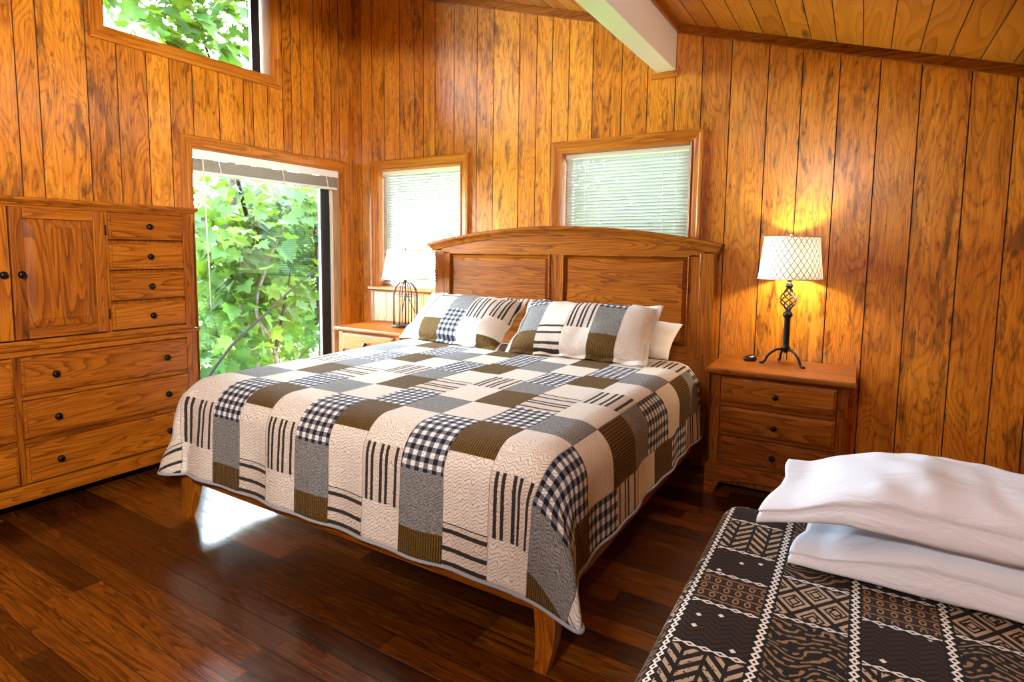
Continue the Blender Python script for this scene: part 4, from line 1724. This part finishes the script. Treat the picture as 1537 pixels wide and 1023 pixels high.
for a in (0.4, 2.6):
    c, s = cos(a), sin(a)
    tube(bm, smooth_path([(cx, cy, TT + .26), (cx + .02 * c, cy + .02 * s, TT + .23), (cx + .06 * c, cy + .06 * s, TT + .15), (cx + .078 * c, cy + .078 * s, TT + .11)], 6), [.003 + .001 * (i % 3) for i in range(19)], 8)
obj('stem', bm, IRON, lp, smooth=True)
sh = shade(lp, cx, cy, 1.048, 1.262, .176, .134, SHADE_CREAM)
bm = nb()
for k in range(3):
    a = 2 * pi * k / 3 + .3
    tube(bm, [(cx, cy, 1.25), (cx + .134 * cos(a), cy + .134 * sin(a), 1.259)], .0022, 6)
tube(bm, [(cx + .012, cy, 1.1), (cx + .045, cy, 1.16), (cx + .04, cy, 1.22), (cx, cy, 1.25)], .0022, 6)
tube(bm, [(cx - .012, cy, 1.1), (cx - .045, cy, 1.16), (cx - .04, cy, 1.22), (cx, cy, 1.25)], .0022, 6)
lathe(bm, cx, cy, [(.003, 1.248), (.007, 1.258), (.006, 1.266), (.008, 1.271), (.002, 1.277)], 12)
obj('harp', bm, IRON, lp, smooth=True)
bulb(lp, cx, cy, 1.135, 22.0)

# small black gadget on the right nightstand
bm = nb()
c = (3.236, -.165)
rings = []
for z, sx, sy, oz in ((.675, .026, .019, 0), (.679, .033, .025, 0), (.690, .036, .027, .0), (.700, .030, .021, .003), (.7055, .020, .012, .004), (.707, .008, .005, .004)):
    ring = []
    for k in range(20):
        a = 2 * pi * k / 20
        e = lambda q: abs(q) ** .75 * (1 if q > 0 else -1)
        x, y = sx * e(cos(a)), sy * e(sin(a))
        ring.append((c[0] + x * cos(.5) - y * sin(.5), c[1] + x * sin(.5) + y * cos(.5), z + oz * cos(a)))
    rings.append(ring)
loft(bm, rings)
g = obj('desk_gadget', bm, BLACKP, None, smooth=True, origin=(c[0], c[1], .675))
tag(g, 'small rounded black gadget on the nightstand beside the iron lamp', 'gadget')

# added fill lights behind the camera: dome, and spot aimed at dresser wall
x, y = 3.3, -4.9
z = CZ(x)
t = thing('fill_dome', (x, y, z), 'added white dome fill light, out of view on the sloped ceiling', 'fill light')
bm = nb()
lathe(bm, x, y, [(.17, z - .075), (.17, z - .07), (.15, z + .045)], 32)
obj('mount', bm, WHITE_PAINT, t)
bm = nb()
lathe(bm, x, y, [(.16, z - .076), (.155, z - .10), (.12, z - .135), (.06, z - .155), (.005, z - .16)], 32)
obj('diffuser', bm, bulb_mat('fill_diffuser', 3.0), t, smooth=True)
l = bpy.data.lights.new('fill_dome_light', 'AREA')
l.shape = 'DISK'
l.size = .45
l.energy = FILL_DOME_W
l.color = (.96, .98, 1.0)
o = bpy.data.objects.new('fill_dome_light', l)
o.location = (0, 0, -.18)
o.parent = t
COL.objects.link(o)

x, y = 4.25, -4.15  # invented spot, there only to brighten the dresser wall
z = CZ(x)
t = thing('fill_spot', (x, y, z), 'added white fill spot, out of view, turned to the dresser wall', 'spotlight')
aim = (Vector((0, -2.0, 2.45)) - Vector((x, y, z - .14))).normalized()
bm = nb()
lathe(bm, x, y, [(.055, z - .03), (.055, z + .02)], 24)
tube(bm, [(x, y, z), (x, y, z - .14)], .012, 10)
obj('mount', bm, WHITE_PAINT, t, smooth=False)
bm = nb()
c = Vector((x, y, z - .14))
lathe_dir(bm, c - aim * .07, aim, [(.03, 0), (.05, .01), (.065, .06), (.085, .15), (.082, .15), (.05, .08)], 24)
obj('fill_spot_head', bm, WHITE_PAINT, t, smooth=True)
l = bpy.data.lights.new('fill_spot_light', 'AREA')
l.shape = 'DISK'
l.size = .16
l.spread = radians(100)
l.energy = FILL_SPOT_W
l.color = (1.0, .95, .88)
o = bpy.data.objects.new('fill_spot_light', l)
o.location = c + aim * .095 - Vector((x, y, z))
o.rotation_euler = (-aim).to_track_quat('Z', 'Y').to_euler()
o.parent = t
COL.objects.link(o)
# ------------------------------------------------------------------ garden outside
import numpy as np
LOBES = []
# five-lobed maple leaf outline (unit size), petiole at the origin
_half = [(0.0, 0.0), (.16, -.10), (.34, .02), (.30, .14), (.52, .22), (.50, .34), (.36, .40), (.48, .62), (.34, .62), (.20, .60), (.12, .82), (.0, 1.0)]
OUT = _half + [(-x, y) for x, y in reversed(_half[1:-1])]


def leaves(name, parent, blobs, count, size, seed, mat):
    rs = np.random.RandomState(seed)
    w = np.array([b[3] * b[4] * b[5] for b in blobs], float)
    w /= w.sum()
    pick = rs.choice(len(blobs), count, p=w)
    B = np.array(blobs, float)[pick]
    d = rs.normal(size=(count, 3))
    d /= np.linalg.norm(d, axis=1)[:, None]
    rad = rs.uniform(0, 1, count) ** (1 / 2.4)
    C = B[:, :3] + d * rad[:, None] * B[:, 3:6]
    # leaf normals: mostly up, drooping outwards and towards the light
    nrm = np.stack([rs.normal(.25, .45, count), rs.normal(-.05, .45, count), np.abs(rs.normal(.75, .35, count))], 1)
    nrm /= np.linalg.norm(nrm, axis=1)[:, None]
    tip = d * np.array([1, 1, .2]) + rs.normal(size=(count, 3)) * .45 + np.array([.25, 0, -.55])
    tip -= nrm * (tip * nrm).sum(1)[:, None]
    tip /= np.linalg.norm(tip, axis=1)[:, None]
    sd = np.cross(tip, nrm)
    S = size * rs.uniform(.6, 1.25, count)
    o = np.array(OUT)
    n = len(o)
    fold_ = np.abs(o[:, 0]) * .28 - o[:, 1] ** 2 * .16
    V = C[:, None, :] + S[:, None, None] * (o[None, :, 0, None] * sd[:, None, :] + o[None, :, 1, None] * tip[:, None, :] + fold_[None, :, None] * nrm[:, None, :])
    base = np.array(wloc(parent))
    V = (V.reshape(-1, 3) - base).astype(np.float32)
    half = len(_half)
    faces = np.array([list(range(0, half)), [0, half - 1] + list(range(half, n))][0])
    a = np.arange(0, half)
    b = np.concatenate([[0, half - 1], np.arange(half, n)])
    idx = np.concatenate([np.stack([a + k * n for k in range(count)]).reshape(count, -1), np.stack([b + k * n for k in range(count)]).reshape(count, -1)], 1)
    loops = idx.reshape(-1).astype(np.int32)
    tot = np.tile(np.array([len(a), len(b)]), count).astype(np.int32)
    start = np.concatenate([[0], np.cumsum(tot)[:-1]]).astype(np.int32)
    me = bpy.data.meshes.new(name)
    me.vertices.add(len(V))
    me.vertices.foreach_set('co', V.reshape(-1))
    me.loops.add(len(loops))
    me.loops.foreach_set('vertex_index', loops)
    me.polygons.add(len(tot))
    me.polygons.foreach_set('loop_start', start)
    me.polygons.foreach_set('loop_total', tot)
    me.update(calc_edges=True)
    at = me.attributes.new('leaf', 'FLOAT', 'FACE')
    tone = np.clip(rs.normal(.5, .26, count), 0, 1)
    at.data.foreach_set('value', np.repeat(tone, 2).astype(np.float32))
    me.validate()
    return obj_me(name, me, mat, parent)


GZ = -2.6
bm = nb()
bm.faces.new([bm.verts.new(p) for p in ((-40, -30, GZ), (-.3, -30, GZ), (-.3, 0.4, GZ), (12, .4, GZ), (12, 40, GZ), (-40, 40, GZ))])
g = structure(obj('ground', bm, GROUND))


def tree(name, label, x, y, h, r, branches, blobs, count, size, seed, group=None, lean_=(0, 0), bark=None):
    t = thing(name, (x, y, GZ), label, 'tree', group)
    rs = random.Random(seed)
    bm = nb()
    pts = [(x + lean_[0] * k + .04 * sin(k * 9 + seed), y + lean_[1] * k + .04 * cos(k * 7 + seed), GZ + h * k) for k in [i / 8 for i in range(9)]]
    tube(bm, pts, [r * (1 - .7 * i / 8) for i in range(9)], 9)
    obj('trunk', bm, bark or BARK, t, smooth=True)
    for ctrl, br in branches:
        bm = nb()
        P = smooth_path(ctrl, 6)
        tube(bm, P, [br * (1 - .7 * i / (len(P) - 1)) for i in range(len(P))], 7)
        obj('branch', bm, BARKD if br < .03 else BARK, t, smooth=True)
    f = leaves('foliage', t, blobs, count, size, seed, LEAF)
    f['kind'] = 'stuff'
    return t


# near maple whose boughs fill the window; branches as the photo shows them
tree('maple_tree', 'broad leaved maple whose boughs fill the tall left window', -2.5, .9, 6.5, .085,
     [([(-2.5, .80, -1.1), (-1.8, -.4, -.75), (-1.2, -.71, -.08), (-1.2, -.39, .34), (-1.2, .01, .63), (-1.2, .33, .86), (-1.2, .78, 1.13), (-1.25, 1.2, 1.35)], .021),
      ([(-2.3, .8, -1.2), (-1.7, .52, -.57), (-1.7, .47, .16), (-1.7, .26, .61), (-1.7, .40, 1.07), (-1.7, .67, 1.58)], .034),
      ([(-1.7, .47, .10), (-1.68, .59, .62), (-1.7, .74, 1.14)], .024),
      ([(-2.5, .9, 1.0), (-2.3, .5, 2.0), (-1.9, .0, 3.0), (-1.6, -.6, 3.9)], .028),
      ([(-2.3, .8, -.6), (-1.6, .1, -.25), (-1.3, .31, -.03), (-1.3, .57, .18), (-1.3, .94, .41)], .016)],
     [(-2.0, .25, 1.35, .55, .75, .55), (-2.0, .30, .55, .5, .6, .65), (-2.5, 1.0, .9, .6, .9, .8), (-2.2, 1.0, 1.65, .6, .8, .45), (-2.2, -.2, -.3, .6, .8, .6),
      (-1.6, -.75, 3.42, .40, .45, .40), (-1.7, -.1, 3.55, .5, .55, .45), (-1.6, -.35, 3.25, .35, .75, .22), (-1.5, -.3, 4.1, .5, .7, .4)],
     1700, .180, 5, lean_=(-.3, -.2))
tree('maple_tree', 'slender grey trunked tree at the right of the tall left window', -2.2, 1.50, 5.5, .055,
     [([(-2.2, 1.48, .3), (-2.5, 1.8, 1.1), (-2.9, 2.1, 1.9)], .025)],
     [(-4.0, 2.5, 1.7, .9, .9, .7), (-4.0, 2.1, .3, .8, .9, .9), (-3.9, 3.3, 1.0, .8, .8, .9)],
     1300, .17, 9)
tree('maple_tree', 'paler tree far behind the others in the garden', -6.6, 3.6, 7.0, .13,
     [([(-6.6, 3.6, 0.0), (-6.4, 3.2, 1.2), (-6.3, 3.0, 2.4)], .045)],
     [(-6.4, 3.0, 1.2, 1.5, 1.7, 1.3), (-6.4, 4.7, 1.0, 1.4, 1.5, 1.5), (-6.5, 3.6, -.6, 1.6, 2.2, 1.1), (-6.2, 2.0, .3, 1.2, 1.2, 1.2), (-6.3, 3.6, 2.6, 1.1, 1.3, .7)],
     2300, .22, 23)
tree('maple_tree', 'leafy tree seen blurred through the blind above the headboard', 1.0, 4.9, 6.0, .10,
     [([(1.0, 4.9, .6), (1.2, 4.8, 1.6), (1.4, 4.8, 2.6)], .03)],
     [(1.0, 4.9, 1.9, 1.5, .9, 1.3), (2.3, 5.0, 2.0, 1.2, .9, 1.2)],
     2600, .24, 31)
tree('maple_tree', 'leafy tree seen blurred through the blind behind the birdcage lamp', -2.7, 6.8, 6.0, .10,
     [([(-2.7, 6.8, .6), (-2.9, 6.7, 1.6), (-3.1, 6.7, 2.6)], .03)],
     [(-2.7, 6.8, 1.6, 1.7, .9, 1.5)],
     2000, .26, 37)
# ------------------------------------------------------------------ light
w = bpy.data.worlds.new('sky')
scene.world = w
w.use_nodes = True
bg = w.node_tree.nodes['Background']
bg.inputs[0].default_value = (.80, .93, 1.08, 1)
bg.inputs[1].default_value = SKY_W
sun = bpy.data.lights.new('sun', 'SUN')
sun.energy = SUN_W
sun.angle = radians(3)
sun.color = (1, .96, .86)
so = bpy.data.objects.new('sun', sun)
so.rotation_euler = Vector((.30, -.35, .9)).to_track_quat('Z', 'Y').to_euler()
so.location = (0, 0, 9)
COL.objects.link(so)


def portal(name, loc, rot, sx, sy):
    l = bpy.data.lights.new(name, 'AREA')
    l.shape = 'RECTANGLE'
    l.size, l.size_y = sx, sy
    l.cycles.is_portal = True
    o = bpy.data.objects.new(name, l)
    o.location = loc
    o.rotation_euler = rot
    COL.objects.link(o)


h = pi / 2
portal('portal_1', (-.16, -.77, 1.08), (h, 0, -h), 1.3, 1.75)
portal('portal_2', (-.16, -1.33, 2.83), (h, 0, -h), 1.15, .7)
portal('portal_3', (.72, .16, 1.44), (-h, 0, 0), .9, 1.0)
portal('portal_4', (2.4, .16, 1.44), (-h, 0, 0), .9, 1.0)

vs = scene.view_settings
scene.display_settings.display_device = 'sRGB'
vs.view_transform = 'Standard'
vs.look = 'None'
vs.gamma = 1
vs.use_curve_mapping = False
vs.exposure = EXPO
cy_ = scene.cycles
cy_.use_denoising = True
cy_.max_bounces = 8
cy_.diffuse_bounces = 4
cy_.glossy_bounces = 3
cy_.transmission_bounces = 4
cy_.transparent_max_bounces = 8
cy_.caustics_reflective = False
cy_.caustics_refractive = False
cy_.sample_clamp_indirect = 6.0
